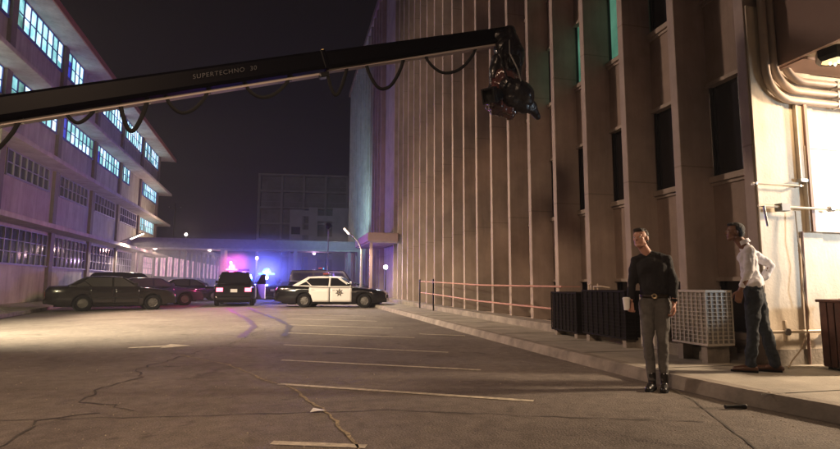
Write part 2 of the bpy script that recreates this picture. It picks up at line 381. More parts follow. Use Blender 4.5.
# three conduits down the wall that sweep to the right
pg = 'three painted conduits sweeping round the wall corner'
for i, (xv, zh, what) in enumerate(((6.06,3.60,'lowest and outermost of the three painted conduits bending under the canopy'),(6.19,3.74,'middle of the three painted conduits bending under the canopy'),(6.33,3.88,'uppermost and innermost of the three painted conduits bending under the canopy'))):
    r = .40 - .02*i; yy = 5.51; pts = [(xv,yy,9),(xv,yy,zh+r+.02)]
    for k in range(9):
        a = R(k*90/8); pts.append((xv + r*(1-math.cos(a)), yy, zh + r*(1-math.sin(a))))
    if i == 2: pts = [(x, y-.0, z) for x, y, z in pts]
    pts += [(10,yy,zh)]
    t_ = thing('conduit', (xv,5.55,zh), what, 'pipe', pg)
    o = MB().tube([Vector(p)-Vector((xv,5.55,zh)) for p in pts], .050, 12).build('pipe', M['pipe'], t_, smooth=True)
    for z in (5.2, 6.8): MB().box((-.06,-.09,z-zh),(.06,.02,z-zh+.03)).build('clamp', M['steel'], t_)
    for x in (7.2, 8.8): MB().box((x-xv,-.09,-.05),(x-xv+.03,.02,.05)).build('clamp', M['steel'], t_)
# downspout
t_ = thing('downspout', (6.6,5.52,2.5), 'square brown downspout beside the white wall board', 'downspout')
MB().box((-.08,-.0,0.02),(.02,.05,1.06)).build('channel', M['pipew'], t_, bevel=.006)
MB().box((.021,-.03,-.66),(.075,.05,1.06)).build('shaded_side', M['fascia'], t_, bevel=.005)  # dark right side of the one downspout, its shade set as colour
MB().box((-.1,-.02,.0),(.09,.05,.04)).build('bracket', M['steel'], t_)
MB().tube([(-.10,.03,-.66),(-.13,.03,-2.2),(-.13,.03,-2.36)], .018, 8).build('thin_pipe', M['fascia'], t_)
# white board on the wall
t_ = thing('wall_board', (7.6,5.53,1.84), 'large white framed board on the wall, brightly lit', 'board')
MB().box((-.97,0,0.03),(1.2,.04,1.12)).build('face', M['panel'], t_)
MB().box((-1.0,-.02,0),(1.23,.045,.028)).box((-1.0,-.02,.028),(-.971,.045,1.12)).box((1.201,-.02,.028),(1.23,.045,1.12)).box((-1.0,-.02,1.121),(1.23,.045,1.15)).build('frame', M['pipew'], t_)
# horizontal conduits
t_ = thing('wall_pipe', (5.9,5.5,.56), 'low pale pipe with a valve along the foot of the bright wall', 'pipe')
MB().tube([(-.1,0,0),(4,0,0)], .021, 10).build('pipe', M['pipew'], t_, smooth=True)
MB().lathe((.16,-.03,0), (0,1,0), [(.0,-.02),(.045,-.02),(.045,0),(.015,.01),(.015,.06)], 12).build('valve_wheel', M['steel'], t_)
MB().box((.14,-.02,-.12),(.18,.02,.14)).build('valve_body', M['pipew'], t_, bevel=.008)
for x in (.9, 2.2): MB().box((x,-.025,-.03),(x+.03,.07,.03)).build('clamp', M['steel'], t_)
t_ = thing('wall_pipe', (5.76,5.5,2.44), 'thin upper conduit running from the corner pier to the downspout', 'pipe')
MB().tube([(-.05,0,0),(.76,0,0)], .011, 8).build('pipe', M['pipew'], t_)
for x in (0,.7): MB().box((x,-.015,-.015),(x+.02,.07,.015)).build('clamp', M['steel'], t_)
t_ = thing('wall_pipe', (5.78,5.46,2.14), 'conduit with a grey junction box and coupling crossing the white board', 'pipe')
MB().tube([(-.05,0,0),(4,0,0)], .015, 8).build('pipe', M['pipew'], t_, smooth=True)
MB().box((.28,-.04,-.055),(.42,.07,.045)).build('junction_box', M['grey'], t_, bevel=.006)
MB().lathe((1.13,0,0), (1,0,0), [(.0,-.04),(.04,-.04),(.04,.02),(.028,.05),(0,.05)], 12).build('coupling', M['steel'], t_)
MB().tube([(.02,-.02,0),(.03,-.03,-.13),(.05,-.03,-.26)], .014, 8).build('lever', M['steel'], t_)
# loose cable hanging
pts = [(6.36,5.5,2.1),(6.35,5.48,1.7),(6.41,5.47,1.4),(6.35,5.47,1.1),(6.42,5.47,.8),(6.36,5.46,.55),(6.2,5.42,.35),(6.0,5.38,.22),(5.85,5.3,.155)]
o = MB().tube(pts, .009, 6).build('hanging_cable', mat('pale_cable',(.36,.28,.2),.6), smooth=True); tag(o, 'thin pale cable dangling down the bright wall to the sidewalk', 'cable')

# bin at the right edge
t_ = thing('litter_bin', (6.62,5.02,.135), 'square dark red slatted litter bin on the sidewalk at the right edge', 'bin', rz=R(4))
MB().box((-.25,-.25,.05),(.25,.25,.78)).build('body', M['blackm'], t_)
sl2 = MB()
for i in range(6):
    x = -.245 + i*.083
    sl2.box((x,-.275,.03),(x+.07,-.252,.80)).box((x,.252,.03),(x+.07,.275,.80)).box((-.275,x,.03),(-.252,x+.07,.80)).box((.252,x,.03),(.275,x+.07,.80))
sl2.build('slats', M['wood'], t_, bevel=.004)
MB().box((-.29,-.29,.80),(.29,.29,.835)).build('lid', M['wood'], t_, bevel=.008)
MB().lathe((0,0,.82), (0,0,1), [(.17,.0),(.17,.025),(.13,.03),(.12,-.0)], 18).build('opening_ring', M['steel'], t_)
for dx in (-.2,.2):
    for dy in (-.2,.2): MB().box((dx-.03,dy-.03,0),(dx+.03,dy+.03,.05)).build('foot', M['black'], t_)

# ------------------------------------------------------------------ railing by the ribbed wall
t_ = thing('railing', (5.3,16,.135), 'two-bar pipe railing with black posts in front of the fins', 'railing')
def rl(z): return [(0,5.7,z+.03),(0,3.6,z+.0),(0,-1.5,z-.1),(0,-6.25,z-.12)]
MB().tube(rl(1.08), .021, 8).build('rail', M['rail'], t_, smooth=True)
MB().tube(rl(.62), .021, 8).build('rail', M['rail'], t_, smooth=True)
for y in (5.9, 3.7): MB().bar((0,y,0),(0,y,1.2), .05, k=0).build('post', M['black'], t_)
for y in (-1.0,-3.7,-6.0): MB().bar((0,y,.96),(.55,y,.96), .02).bar((0,y,.5),(.55,y,.5), .02).build('bracket', M['rail'], t_)

# ------------------------------------------------------------------ air conditioning units on blocks
def ac(loc, L, D, H, m1, m2, label, stand=.2, nx=5, nz=8, extra=False):
    # local: street face at x=0 looking -x, end face at y=0 looking -y
    t = thing('air_conditioner', loc, label, 'air conditioner', 'air conditioning units along the building')
    MB().box((.02,.02,stand),(D-.02,L-.02,stand+H-.03)).build('casing', m2, t)
    MB().box((0,0,stand+H-.035),(D,L,stand+H)).build('top_panel', m1, t, bevel=.006)
    MB().box((0,0,stand-.0),(D,L,stand+.03)).build('base_pan', m1, t, bevel=.004)
    g = MB(); w = .009
    for i in range(nx+1):
        y = i*(L-w*1.6)/nx; g.box((0,y,stand+.03),(.018,y+w*1.6,stand+H-.035))
    for k in range(1,nz):
        z = stand+.03 + (H-.065)*k/nz; g.box((.001,.001,z-.005),(.017,L-.001,z+.005))
    g.build('grille', m1, t)
    g = MB(); nd = max(3,int(nx*D/L))
    for i in range(nd+1):
        x = i*(D-w*1.6)/nd + .0; g.box((x if i else .0185,-.001,stand+.03),(x+w*1.6,.017,stand+H-.035))
    for k in range(1,nz):
        z = stand+.03 + (H-.065)*k/nz; g.box((.019,.0,z-.005),(D-.001,.016,z+.005))
    g.build('side_grille', m1, t)
    for y in (.06, L-.16): MB().box((.04,y,0),(D-.04,y+.1,stand)).build('foot_block', M['kerb'], t)
    return t
ac((5.22,5.86,.135), .66, .42, .72, M['acw'], M['grey'], 'pale air conditioner with square lattice grille behind the man in the white shirt', stand=.22, nx=8, nz=13)
t = ac((5.2,7.55,.135), 1.30, .55, .78, M['acd'], M['acd'], 'large black air conditioner with pipe valves on top, behind the man in the dark sweater', stand=.13, nx=8, nz=12)
v = MB().tube([(.1,1.2,.91),(.1,1.2,1.0),(.1,1.12,1.03)], .016, 8).tube([(.1,1.05,.91),(.1,1.05,.97),(.1,.8,.975),(.2,.7,.95)], .013, 8).tube([(.12,.95,.91),(.12,.95,1.02)], .012, 8)
v.build('valve', M['pipew'], t, smooth=True)
ac((5.2,9.05,.135), 1.0, .55, .76, M['acd'], M['acd'], 'black air conditioner farthest along the wall, where the railing ends', stand=.1, nx=7, nz=11)
t_ = thing('utility_cabinet', (5.3,6.95,.135), 'slim pale metal cabinet standing between the black and pale air conditioners', 'cabinet')
MB().box((0,0,.05),(.24,.38,.86)).build('casing', M['grey'], t_, bevel=.012)
MB().box((-.008,.03,.1),(-.001,.35,.82)).build('door', M['acw'], t_, bevel=.002)
MB().box((-.022,.3,.45),(-.009,.325,.55)).build('handle', M['black'], t_)
MB().box((.02,.02,0),(.22,.36,.05)).build('plinth', M['kerb'], t_)
# dropped flashlight and cable clip at the kerb
t_ = thing('flashlight', (4.03,4.23,.024), 'black flashlight lying on the asphalt by the kerb', 'flashlight', rz=R(-8))
MB().lathe((-.1,0,0), (1,0,0), [(0,0),(.018,0),(.018,.15),(.024,.17),(.024,.2),(0,.2)], 12).build('barrel', M['black'], t_, smooth=True)
MB().lathe((.1005,0,0), (1,0,0), [(0,.004),(.021,.004),(.022,0)], 12).build('lens', M['steel'], t_)
t_ = thing('cable_coil', (4.47,4.05,.01), 'short twist of pale cable trailing off the kerb face', 'cable')
MB().tube([(-.08,.16,.13),(-.02,.13,.11),(0,.08,.07),(-.02,.04,.03),(.03,0,.01),(.12,-.03,.006)], .010, 8).build('white_lead', M['pipew'], t_, smooth=True)
MB().tube([(.12,-.03,.006),(.3,-.12,.003),(.6,-.3,.003),(1.0,-.8,.003)], .009, 8).build('dark_lead', M['rubber'], t_, smooth=True)

# ------------------------------------------------------------------ left building (local frame, y runs along its wall)
LB = thing('apartment_block', (-12,22.5,0), 'four storey beige block with projecting floor slabs and lit cyan windows', 'building', rz=math.atan(.041))
MB().box((-13,-30,.0),(0,36.3,14.0)).build('wall', M['wallL'], LB)
for z, nm in ((3.95,0),(7.2,0),(10.42,0)):
    MB().box((-.5,-30,z-.22),(1.1,37.2,z)).build('floor_slab', M['slabL'], LB, bevel=.02)
MB().box((-13.5,-30,13.9),(1.25,37.3,14.12)).build('roof_slab', M['slabL'], LB)
MB().box((1.251,-30,13.86),(1.32,37.35,14.2)).build('roof_edge', M['redtrim'], LB)
pil = [-27.6,-21.4,-15.3,-9.2,-3.1,2.9,9.0,15.1,21.3,27.9,35.2]
for p in pil:
    for z0, z1 in ((.0,3.73),(3.95,6.98),(7.2,10.2),(10.42,13.9)):
        MB().box((0,p-.25,z0),(.16,p+.25,z1)).build('pilaster', M['pilL'], LB)
rn = random.Random(21)
for li, (z0, z1, ncol, nrow) in enumerate(((2.0,3.55,8,3),(5.85,6.93,8,2),(9.02,10.15,8,2),(12.45,13.85,8,2))):
    for bi in range(3, len(pil)-1):
        a, c = pil[bi]+.42, pil[bi+1]-.35
        if li == 1: a += .3; c -= .4
        if li == 3 and bi == 6: c = a + 2.6
        if li == 2 and bi == 8: c = a + 2.4
        nc = max(2, round((c-a)/.65)); d = (c-a)/nc; h = (z1-z0)/nrow
        fr = MB().box((0,a-.05,z0-.07),(.10,c+.05,z0)).box((0,a-.05,z1),(.06,c+.05,z1+.04))
        for i in range(nc+1): fr.box((.005,a+i*d-.028,z0),(.06,a+i*d+.028,z1))
        for k in range(1,nrow):
            for i in range(nc): fr.box((.008,a+i*d+.0281,z0+k*h-.02),(.05,a+(i+1)*d-.0281,z0+k*h+.02))
        w = fr.build('window', M['frame'] if li < 2 else M['frameblue'], LB)
        litf = li >= 2 or (li == 1 and bi >= 9) or (li == 0 and bi >= 9)
        if litf and li >= 1:
            groups = {}
            for i in range(nc):
                q = rn.random(); kk = 0 if q < .5 else 2 if q < .75 else 1 if q < .93 else 3
                if i == 0: kk = 4 if rn.random() < .5 else 3
                zc = z1 - (z1-z0)*rn.choice((0,0,.28,.4,.55,.72))
                groups.setdefault(kk, MB()).box((.002,a+i*d+.029,z0+.001),(.004,a+(i+1)*d-.029,zc-.001))
                if zc < z1: groups.setdefault(2 if kk in (0,1) else 1, MB()).box((.006,a+i*d+.029,zc),(.009,a+(i+1)*d-.029,z1-.001))
            ms = M['lit'] + [M['litblue']]
            allm = MB()
            for kk, mb in groups.items(): allm.add(mb.v, mb.f, kk)
            allm.build('pane', ms, w)
        elif litf:
            MB().box((.002,a+.001,z0),(.004,c-.001,z1)).build('pane', M['litpink'], w)
        else:
            MB().box((.002,a+.001,z0),(.004,c-.001,z1)).build('pane', M['glassb'], w)
# low wing beyond the block with a lit arcade
t_ = thing('low_wing', (-14.2,60,0), 'low building wing with a row of glowing pink windows beyond the beige block', 'building', rz=R(-2))
MB().box((-8,-.2,0),(0,46,5.2)).build('wall', mat('dark_stucco',(.13,.11,.11),.8,var=.15), t_)
MB().box((-8,-.4,5.2),(2.4,46.5,5.6)).build('roof', M['pilL'], t_)
for i in range(15):
    y = .6+i*3
    w = MB().box((0,y-.06,1.9),(.06,y,4.2)).box((0,y+2.1,1.9),(.06,y+2.16,4.2)).box((0,y+1,1.9),(.06,y+1.06,4.2)).build('window', M['frame'], t_)
    MB().box((.002,y,1.9),(.01,y+2.1,4.2)).build('pane', M['litpink'], w)
    MB().box((2.0,y+2.4,0),(2.2,y+2.6,5.2)).build('column', M['pilL'], t_)

# ------------------------------------------------------------------ raised walkway across the street
t_ = thing('covered_walkway', (-4,50,0), 'long flat concrete walkway roof crossing the end of the street', 'walkway')
MB().box((-12,-1.6,4.1),(9.9,1.6,4.95)).build('deck', mat('walkway_concrete',(.20,.17,.16),.8,var=.15), t_, bevel=.03)
MB().box((-12,-1.75,4.02),(9.9,-1.601,4.14)).build('edge_strip', M['wallL'], t_)
for x in (-9,-2.0,3.2+1.0,9): MB().box((x,-1.2,0),(x+.3,-.9,4.1)).build('column', M['slabL'], t_)
for x in (-9,-2.0,4.2,9): MB().box((x,.9,0),(x+.3,1.2,4.1)).build('column', M['slabL'], t_)
def dome(loc, label, col, es, watts, r=.16, grp='lamps under and on the walkway'):
    t = thing('ceiling_lamp', loc, label, 'lamp', grp)
    MB().lathe((0,0,0), (0,0,1), [(0,.05),(r*.9,.05),(r,0),(r*.9,-.01)], 14).build('lamp_base', M['steel'], t)
    MB().lathe((0,0,0), (0,0,1), [(0,-r*.75),(r*.5,-r*.65),(r*.85,-r*.3),(r*.88,-.01)], 14).build('lamp_globe', lit('globe', col, es), t, smooth=True)
    lamp('POINT', (0,0,-r-.08), col, watts, t, size=.12)
for x, y, z, lab, col, wt in ((-14.0+1.6,47.2,4.0,'ceiling lamp at the left end of the walkway, over the parked cars',(1,.50,.50),90),
        (-11.2,48.6,4.0,'bright ceiling lamp second from the left end of the walkway',(1,.50,.50),120),
        (-7.0,49.5,4.0,'bright white ceiling lamp left of the police vehicle',(1,.65,.62),120),
        (-3.4,56,3.55,'small lamp hanging just left of the walkway column over the police vehicle',(1,.55,.65),110),
        (2.1,52,3.98,'ceiling lamp near the middle of the walkway beside the blue glow',(.9,.5,.85),160),
        (-6.3,60,3.2,'faint far lamp seen low under the walkway',(.75,.45,.95),100)):
    if y > 52:
        t2 = thing('post_lamp', (x,y,0), lab, 'lamp')
        MB().tube([(0,0,0),(0,0,z)], .05, 8).build('pole', M['steel'], t2)
        MB().lathe((0,0,z+.13), (0,0,1), [(0,-.15),(.1,-.12),(.15,0),(.1,.12),(0,.15)], 12).build('lamp_globe', lit('globe', col, 12), t2, smooth=True)
        lamp('POINT', (0,-.25,z+.1), col, wt, t2, size=.12)
    else: dome((x,y,z+.06), lab, col, 14, wt)
t2 = thing('post_lamp', (-9.3,51.2,4.95), 'small white lamp on a short post standing on the walkway roof', 'lamp')
MB().tube([(0,0,0),(0,0,.45)], .03, 8).build('pole', M['steel'], t2)
MB().lathe((0,0,.55), (0,0,1), [(0,-.13),(.09,-.1),(.13,0),(.09,.1),(0,.13)], 12).build('lamp_globe', lit('globe', (1,.8,.7), 13), t2, smooth=True)
lamp('POINT', (0,.35,.6), (1,.72,.6), 900, t2, size=.12)

# box canopy on the right building
t_ = thing('door_canopy', (4.1,29.3,2.9), 'brown box canopy over a side door of the ribbed building', 'canopy')
MB().box((0,0,.62),(1.73,6,1.1)).build('fascia', M['fascia'], t_, bevel=.02)
MB().box((.1,.1,.55),(1.73,5.9,.62)).build('soffit', M['wallR'], t_)
for y in (.2,): MB().box((.15,y,-2.76),(.3,y+.15,.55)).build('post', M['fascia'], t_)
t_ = thing('wall_lamp', (5.0,28.6,2.05), 'small bright white lamp on a stub post beside the box canopy', 'lamp')
MB().tube([(0,0,-1.9),(0,0,-.1)], .03, 8).build('pole', M['black'], t_)
MB().lathe((0,0,0), (0,0,1), [(0,-.12),(.09,-.08),(.12,0),(.09,.08),(0,.12)], 12).build('lamp_globe', lit('globe', (.85,.88,1), 12), t_, smooth=True)
lamp('POINT', (-.2,-.2,.05), (.8,.85,1), 50, t_)

# street lamps
def street_lamp(loc, h, dx, dz, label, col, es, watts, rz=0, hl=.75):
    t = thing('street_lamp', loc, label, 'street lamp', rz=rz)
    MB().tube([(0,0,0),(0,0,h*.5),(0,0,h)], [.09,.07,.055], 10).build('pole', M['grey'], t, smooth=True)
    MB().lathe((0,0,0), (0,0,1), [(.17,0),(.17,.12),(.1,.18),(.09,.3)], 12).build('pole_base', M['grey'], t)
    arm = [(0,0,h-.1),(dx*.25,0,h+dz*.4),(dx*.6,0,h+dz*.75),(dx*.8,0,h+dz*.85)]
    MB().tube(arm, .035, 8).build('arm', M['grey'], t, smooth=True)
    u = Vector((dx*.8,0,h+dz*.85)); v = Vector((dx,0,h+dz)); d = (Vector((dx, 0, dz*.9))).normalized()
    hd = thing('x', (0,0,0), None, None); C.objects.unlink(hd); bpy.data.objects.remove(hd)
    a = u; c = u + d*hl
    MB().bar(a, c, .26, .09).build('lamp_head', M['grey'], t, bevel=.03)
    n = d.cross(Vector((0,1,0))).normalized()
    if n.z > 0: n = -n
    off = n*.055
    MB().bar(a+off+d*.06, c+off-d*.04, .22, .06).build('lamp_lens', lit('street_lens', col, es), t, bevel=.02)
    m = (a+c)/2 + n*.18
    lamp('SPOT', m, col, watts, t, size=.15, target=m + Vector((0,0,-1)) + n*.4, spot=165, blend=.3)
    return t
street_lamp((-12.25,42.1,.3), 3.55, 1.0, .55, 'street lamp with a slanted glowing head beside the beige block', (1,.78,.58), 12, 1800, hl=1.05)
street_lamp((3.72,29.0,.13), 2.9, -.78, .95, 'street lamp tilted upward beside the box canopy on the right', (1,.78,.58), 12, 1500, hl=.5)

# background building under construction
t_ = thing('concrete_tower', (-1.6,88,0), 'dark unfinished concrete building with bare floors far behind the walkway', 'building', rz=R(-6))
mt = mat('dim_concrete', (.30,.26,.25), .85, var=.2, scale=.5); mp = mat('pale_panel', (.42,.38,.42), .8, var=.12, scale=.6)
MB().box((-3.6,.8,0),(10.2,12,18.6)).build('core', mat('raw_core',(.22,.19,.18),.9,var=.2,scale=.6), t_)
for z in (18.6,15.9,13.2,10.6,8,5.4): MB().box((-4,-.2,z),(10.4,.9,z+.3)).build('floor_slab', mt, t_)
for x in (-4,-.4,3.1,6.6,10.1):
    MB().box((x,-.1,0),(x+.35,.79,18.6)).build('column', mt, t_)
MB().box((1.2,-.6,0),(3.2,-.21,13.0)).build('panel', mp, t_); MB().box((4.2,-.7,0),(5.6,-.21,13.4)).build('panel', mp, t_)
MB().box((8.0,-.7,0),(10.5,-.21,13.4)).build('panel', mp, t_)
for z in (5.6, 8.9, 12): MB().box((3.21,-.5,z),(4.19,-.22,z+.9)).build('panel', mp, t_)
for z in (5.0,7.8,11.2): MB().box((5.61,-.6,z),(7.99,-.22,z+.9)).build('panel', mp, t_)
for z in (6.0,9.0): MB().box((1.5,-.64,z),(2.9,-.601,z+1.2)).build('window', M['glassd'], t_)
rl2 = MB()
for z in (14.3,16.9): rl2.bar((-4,-.15,z),(10.4,-.15,z), .05)
rl2.build('guard_rail', mt, t_)
# utility pole and far trees of masts
t_ = thing('utility_pole', (-19.2,95,0), 'faint utility pole with a crossarm against the dark sky', 'utility pole')
MB().tube([(0,0,0),(0,0,14.4)], [.18,.12], 8).build('pole', M['blackm'], t_); MB().bar((-1.1,0,13.6),(1.1,0,13.6),.12).build('crossarm', M['blackm'], t_)
for x in (-.9,0,.9): MB().lathe((x,0,13.66),(0,0,1),[(.05,0),(.07,.1),(.03,.2)],8).build('insulator', M['grey'], t_)

# ------------------------------------------------------------------ vehicles
def vehicle(name, loc, heading, label, cat, sp, paint, door_paint=None, roof_paint=None, group=None, tail=.3, head=0, open_door=False):
    t = thing(name, loc, label, cat, group, rz=R(heading))
    L, Wd, H = sp['L'], sp['W'], sp['H']; hl, hw = L/2, Wd/2
    xf, xr, rw = sp['xf'], sp['xr'], sp['rw']
    prof = sp['top']              # (x, z) of the lower body's top line, rear to front
    def ztop(x):
        for (x0,z0),(x1,z1) in zip(prof, prof[1:]):
            if x0 <= x <= x1: return z0 + (z1-z0)*(x-x0)/(x1-x0)
        return prof[0][1] if x < prof[0][0] else prof[-1][1]
    def hwid(x):
        q = max(0, (abs(x) - (hl-.75))/.75); return hw*(1 - .16*q**2.4)
    Ra = rw + .06
    def zbot(x):
        z = sp.get('sill',.22) + .10*max(0,(abs(x)-(hl-.5))/.5)
        for c in (xf, xr):
            d = abs(x-c)
            if d < Ra: z = max(z, rw + math.sqrt(Ra*Ra-d*d))
        return z
    zs = sp.get('shoulder', .12)
    def yside(x, z):
        w = hwid(x); zt = ztop(x); a = .30*H/1.45; b_ = zt - zs
        if z < a: return w*(.94+.06*max(0,(z-.15))/(a-.15))
        if z < b_: return w
        return w*(1 - .10*((z-b_)/max(zs,.01))**1.3)
    xs = sorted(set([round(-hl+i*L/44,4) for i in range(45)] + [round(c+Ra*math.cos(R(a)),4) for c in (xf,xr) for a in range(0,181,15)]))
    rings = []
    for x in xs:
        zt, zb = ztop(x), zbot(x); zz = [zb + (zt-zs-zb)*k/4 for k in range(5)] + [zt-zs*.5, zt-zs*.12]
        half = [(yside(x,z), z) for z in zz] + [(hwid(x)*.84, zt+.005), (hwid(x)*.45, zt+.03), (0, zt+.04)]
        rings.append([(x,y,z) for y,z in half] + [(x,-y,z) for y,z in reversed(half[:-1])])
    b = MB(); n = len(rings[0])
    for r_i in rings: b.v += r_i
    for i in range(len(rings)-1):
        for j in range(n-1): b.f.append((i*n+j,i*n+j+1,(i+1)*n+j+1,(i+1)*n+j)); b.mi.append(0)
        b.f.append((i*n+n-1,i*n,(i+1)*n,(i+1)*n+n-1)); b.mi.append(0)
    b.f += [tuple(range(n)), tuple((len(rings)-1)*n+j for j in reversed(range(n)))]; b.mi += [0,0]
    b.build('body', paint, t, smooth=True)
    MB().box((-hl+.3,-hw*.72,.18),(hl-.3,hw*.72,.6)).build('underbody', M['blackm'], t)
    # greenhouse
    gx = sp['gh']; zb_r, zb_f = ztop(gx[0])-.01, ztop(gx[3])-.01; zr = H
    wb, wr = hw*.90, hw*sp.get('roofw', .70)
    base = [(gx[0],zb_r),(gx[3],zb_f)]; 
    def gy(z): return wb + (wr-wb)*(z-min(zb_r,zb_f))/(zr-min(zb_r,zb_f))
    pts = []
    for sgn in (1,-1):
        pts += [(gx[0],sgn*gy(zb_r)*.93,zb_r),(gx[1],sgn*wr*.96,zr-.03),((gx[1]+gx[2])/2,sgn*wr,zr),(gx[2],sgn*wr*.97,zr-.03),(gx[3],sgn*gy(zb_f)*.94,zb_f)]
    # belt mid points keep sides full
    b = MB(); mid = [( (gx[1]+gx[2])/2, gy(min(zb_r,zb_f)), min(zb_r,zb_f))]
    vs = pts + [(mid[0][0], mid[0][1], mid[0][2]), (mid[0][0], -mid[0][1], mid[0][2])] + [((gx[1]+gx[2])/2,0,zr+.03),(gx[1],0,zr-.005),(gx[2],0,zr-.005)]
    fs = [(0,1,2,10),(10,2,3,4),(5,11,7,6),(11,9,8,7),(1,13,12,2),(2,12,14,3),(13,6,7,12),(12,7,8,14),(0,5,6,13,1),(4,3,14,8,9),(0,10,4,9,11,5)]
    b.add(vs, fs); b.build('cabin', roof_paint or paint, t, smooth=True, bevel=.035)
    def side_pt(x, z, s):
        # interpolate the tumblehome plane, pulled in a little towards the ends
        y = gy(z); m = (gx[1]+gx[2])/2; xl = gx[0] if x < m else gx[3]
        f = min(1, abs(x-m)/abs(xl-m)); y *= 1 - .065*f*(1-(z-min(zb_r,zb_f))/(zr-min(zb_r,zb_f))) - .035*f*((z-min(zb_r,zb_f))/(zr-min(zb_r,zb_f)))
        return Vector((x, s*(y+.014), z))
    for s in (1,-1):
        for poly in sp['win']:
            pp = [side_pt(x,z,s) for x,z in poly]
            c_ = sum(pp, Vector())/len(pp); bm_ = MB(); m_ = len(pp)
            bm_.add([*pp, c_], [(i,(i+1)%m_,m_) for i in range(m_)]); bm_.poly([p - Vector((0,s*.012,0)) for p in pp], .010, (0,s,0))
            bm_.build('side_window', sp['glass'], t, fix=False)
    def slope(xa, za, ya, xb, zb2, yb2, name):
        nrm = Vector((zb2-za,0,-(xb-xa))).normalized(); 
        if (nrm.x > 0) != (xa > 0 if name=='windshield' else False): nrm = -nrm
        q = []
        for f, sy in ((.08,1),(.08,-1),(.90,-1),(.90,1)):
            q.append(Vector((xa+(xb-xa)*f, sy*((ya+(yb2-ya)*f)*.90), za+(zb2-za)*f)) + nrm*.012)
        MB().poly(q, .012, nrm).build(name, sp['glass'], t)
    slope(gx[3], zb_f, gy(zb_f)*.94, gx[2], zr-.03, wr*.97, 'windshield')
    slope(gx[0], zb_r, gy(zb_r)*.93, gx[1], zr-.03, wr*.96, 'rear_window')
    # wheels
    for c in (xf, xr):
        for s in (1,-1):
            y = s*(hw-.13)
            w = MB().lathe((c,y,rw), (0,s,0), [(rw*.60,-.11),(rw*.9,-.11),(rw,-.07),(rw,.06),(rw*.92,.10),(rw*.64,.10),(rw*.60,.08)], 26).build('wheel', M['rubber'], t, smooth=True)
            h = MB().lathe((c,y,rw), (0,s,0), [(rw*.62,.03),(rw*.62,.085),(rw*.55,.07),(rw*.5,.045),(rw*.2,.055),(rw*.17,.085),(0,.09)], 20)
            for k in range(8):
                a = R(45*k+10); p0 = Vector((c+math.cos(a)*rw*.16,y+s*.07,rw+math.sin(a)*rw*.16)); p1 = Vector((c+math.cos(a)*rw*.55,y+s*.075,rw+math.sin(a)*rw*.55)); h.bar(p0,p1,.03,.03)
            h.build('rim', sp['rim'], w)
            MB().lathe((c,y-s*.04,rw), (0,s,0), [(0,-.02),(Ra*.98,-.02),(Ra*.98,.0),(0,.0)], 22).build('wheel_well', M['blackm'], t)
    # doors (panels that follow the flank), handles, seams
    for s in (1,-1):
        for di, (x0, x1) in enumerate(sp['doors']):
            if open_door and s == -1 and di == 0: continue
            vs = []; fs = []; nx_ = 10; nz_ = 7
            for i in range(nx_+1):
                x = x0 + (x1-x0)*i/nx_
                z0 = max(zbot(x)+.05, .27); z1 = ztop(x)-.03
                for k in range(nz_+1):
                    z = z0+(z1-z0)*k/nz_; vs.append((x, s*(yside(x,z)+.007), z))
            for i in range(nx_):
                for k in range(nz_): fs.append((i*(nz_+1)+k,(i+1)*(nz_+1)+k,(i+1)*(nz_+1)+k+1,i*(nz_+1)+k+1))
            d = MB().add(vs, fs).build('door', door_paint or paint, t, smooth=True)
            sol = d.modifiers.new('thickness','SOLIDIFY'); sol.thickness = .006; sol.offset = 0
            zh = ztop(x0)-.16; xh = x0+.10
            MB().box((xh,s*(yside(xh,zh)+.015),zh),(xh+.15,s*(yside(xh,zh)+.035),zh+.03)).build('handle', M['black'] if not door_paint else M['steel'], d)
        xm = gx[3]-.25; zm = ztop(xm)+.05
        MB().bar((xm,s*(hw*.9),zm+.02),(xm,s*(hw+.12),zm+.05),.04).box((xm-.07,s*(hw+.02),zm),(xm+.06,s*(hw+.20),zm+.14)).build('mirror', paint, t, bevel=.015)
        # trim strip
        vs = []; 
        zt_ = .55*H/1.45
        for i in range(13):
            x = xr+Ra+.05 + (xf-xr-2*Ra-.1)*i/12; y = s*(yside(x,zt_)+.014); vs += [(x,y,zt_-.02),(x,y,zt_+.02)]
        if not door_paint: MB().add(vs, [(2*i,2*i+2,2*i+3,2*i+1) for i in range(12)]).build('side_moulding', M['black'], t)
    # lamps, grille, bumpers, plate
    zf = ztop(hl)-.02; zrr = ztop(-hl)
    for s in (1,-1):
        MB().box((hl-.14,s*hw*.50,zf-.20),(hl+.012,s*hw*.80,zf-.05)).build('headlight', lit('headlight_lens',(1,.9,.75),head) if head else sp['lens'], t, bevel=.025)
        MB().box((-hl-.012,s*hw*.52,zrr-.27),(-hl+.10,s*hw*.83,zrr-.08)).build('taillight', lit('tail_lens_lit',(1,.06,.10),tail*6) if tail > .5 else M['tail'], t, bevel=.02)
    gr = MB().box((hl-.05,-hw*.42,zf-.22),(hl+.008,hw*.42,zf-.05))
    for i in range(9): gr.box((hl+.0081,-hw*.40+i*hw*.8/8-.008,zf-.21),(hl+.018,-hw*.40+i*hw*.8/8+.008,zf-.06))
    gr.build('grille', M['black'], t, bevel=.004)
    bp = sp.get('bump', paint)
    MB().box((hl-.22,-hw*.86,.26),(hl+.06,hw*.86,.46)).build('front_bumper', bp, t, bevel=.05)
    MB().box((-hl-.06,-hw*.86,.30),(-hl+.2,hw*.86,.50)).build('rear_bumper', bp, t, bevel=.05)
    MB().box((-hl-.018,-.16,zrr-.30),(-hl-.004,.16,zrr-.14)).build('licence_plate', M['panel'], t)
    return t, dict(yside=yside, ztop=ztop, hw=hw, H=H, zr=zr, hl=hl)
M['tail'] = mat('red_lens', (.30,.01,.012), .2, coat=.6)
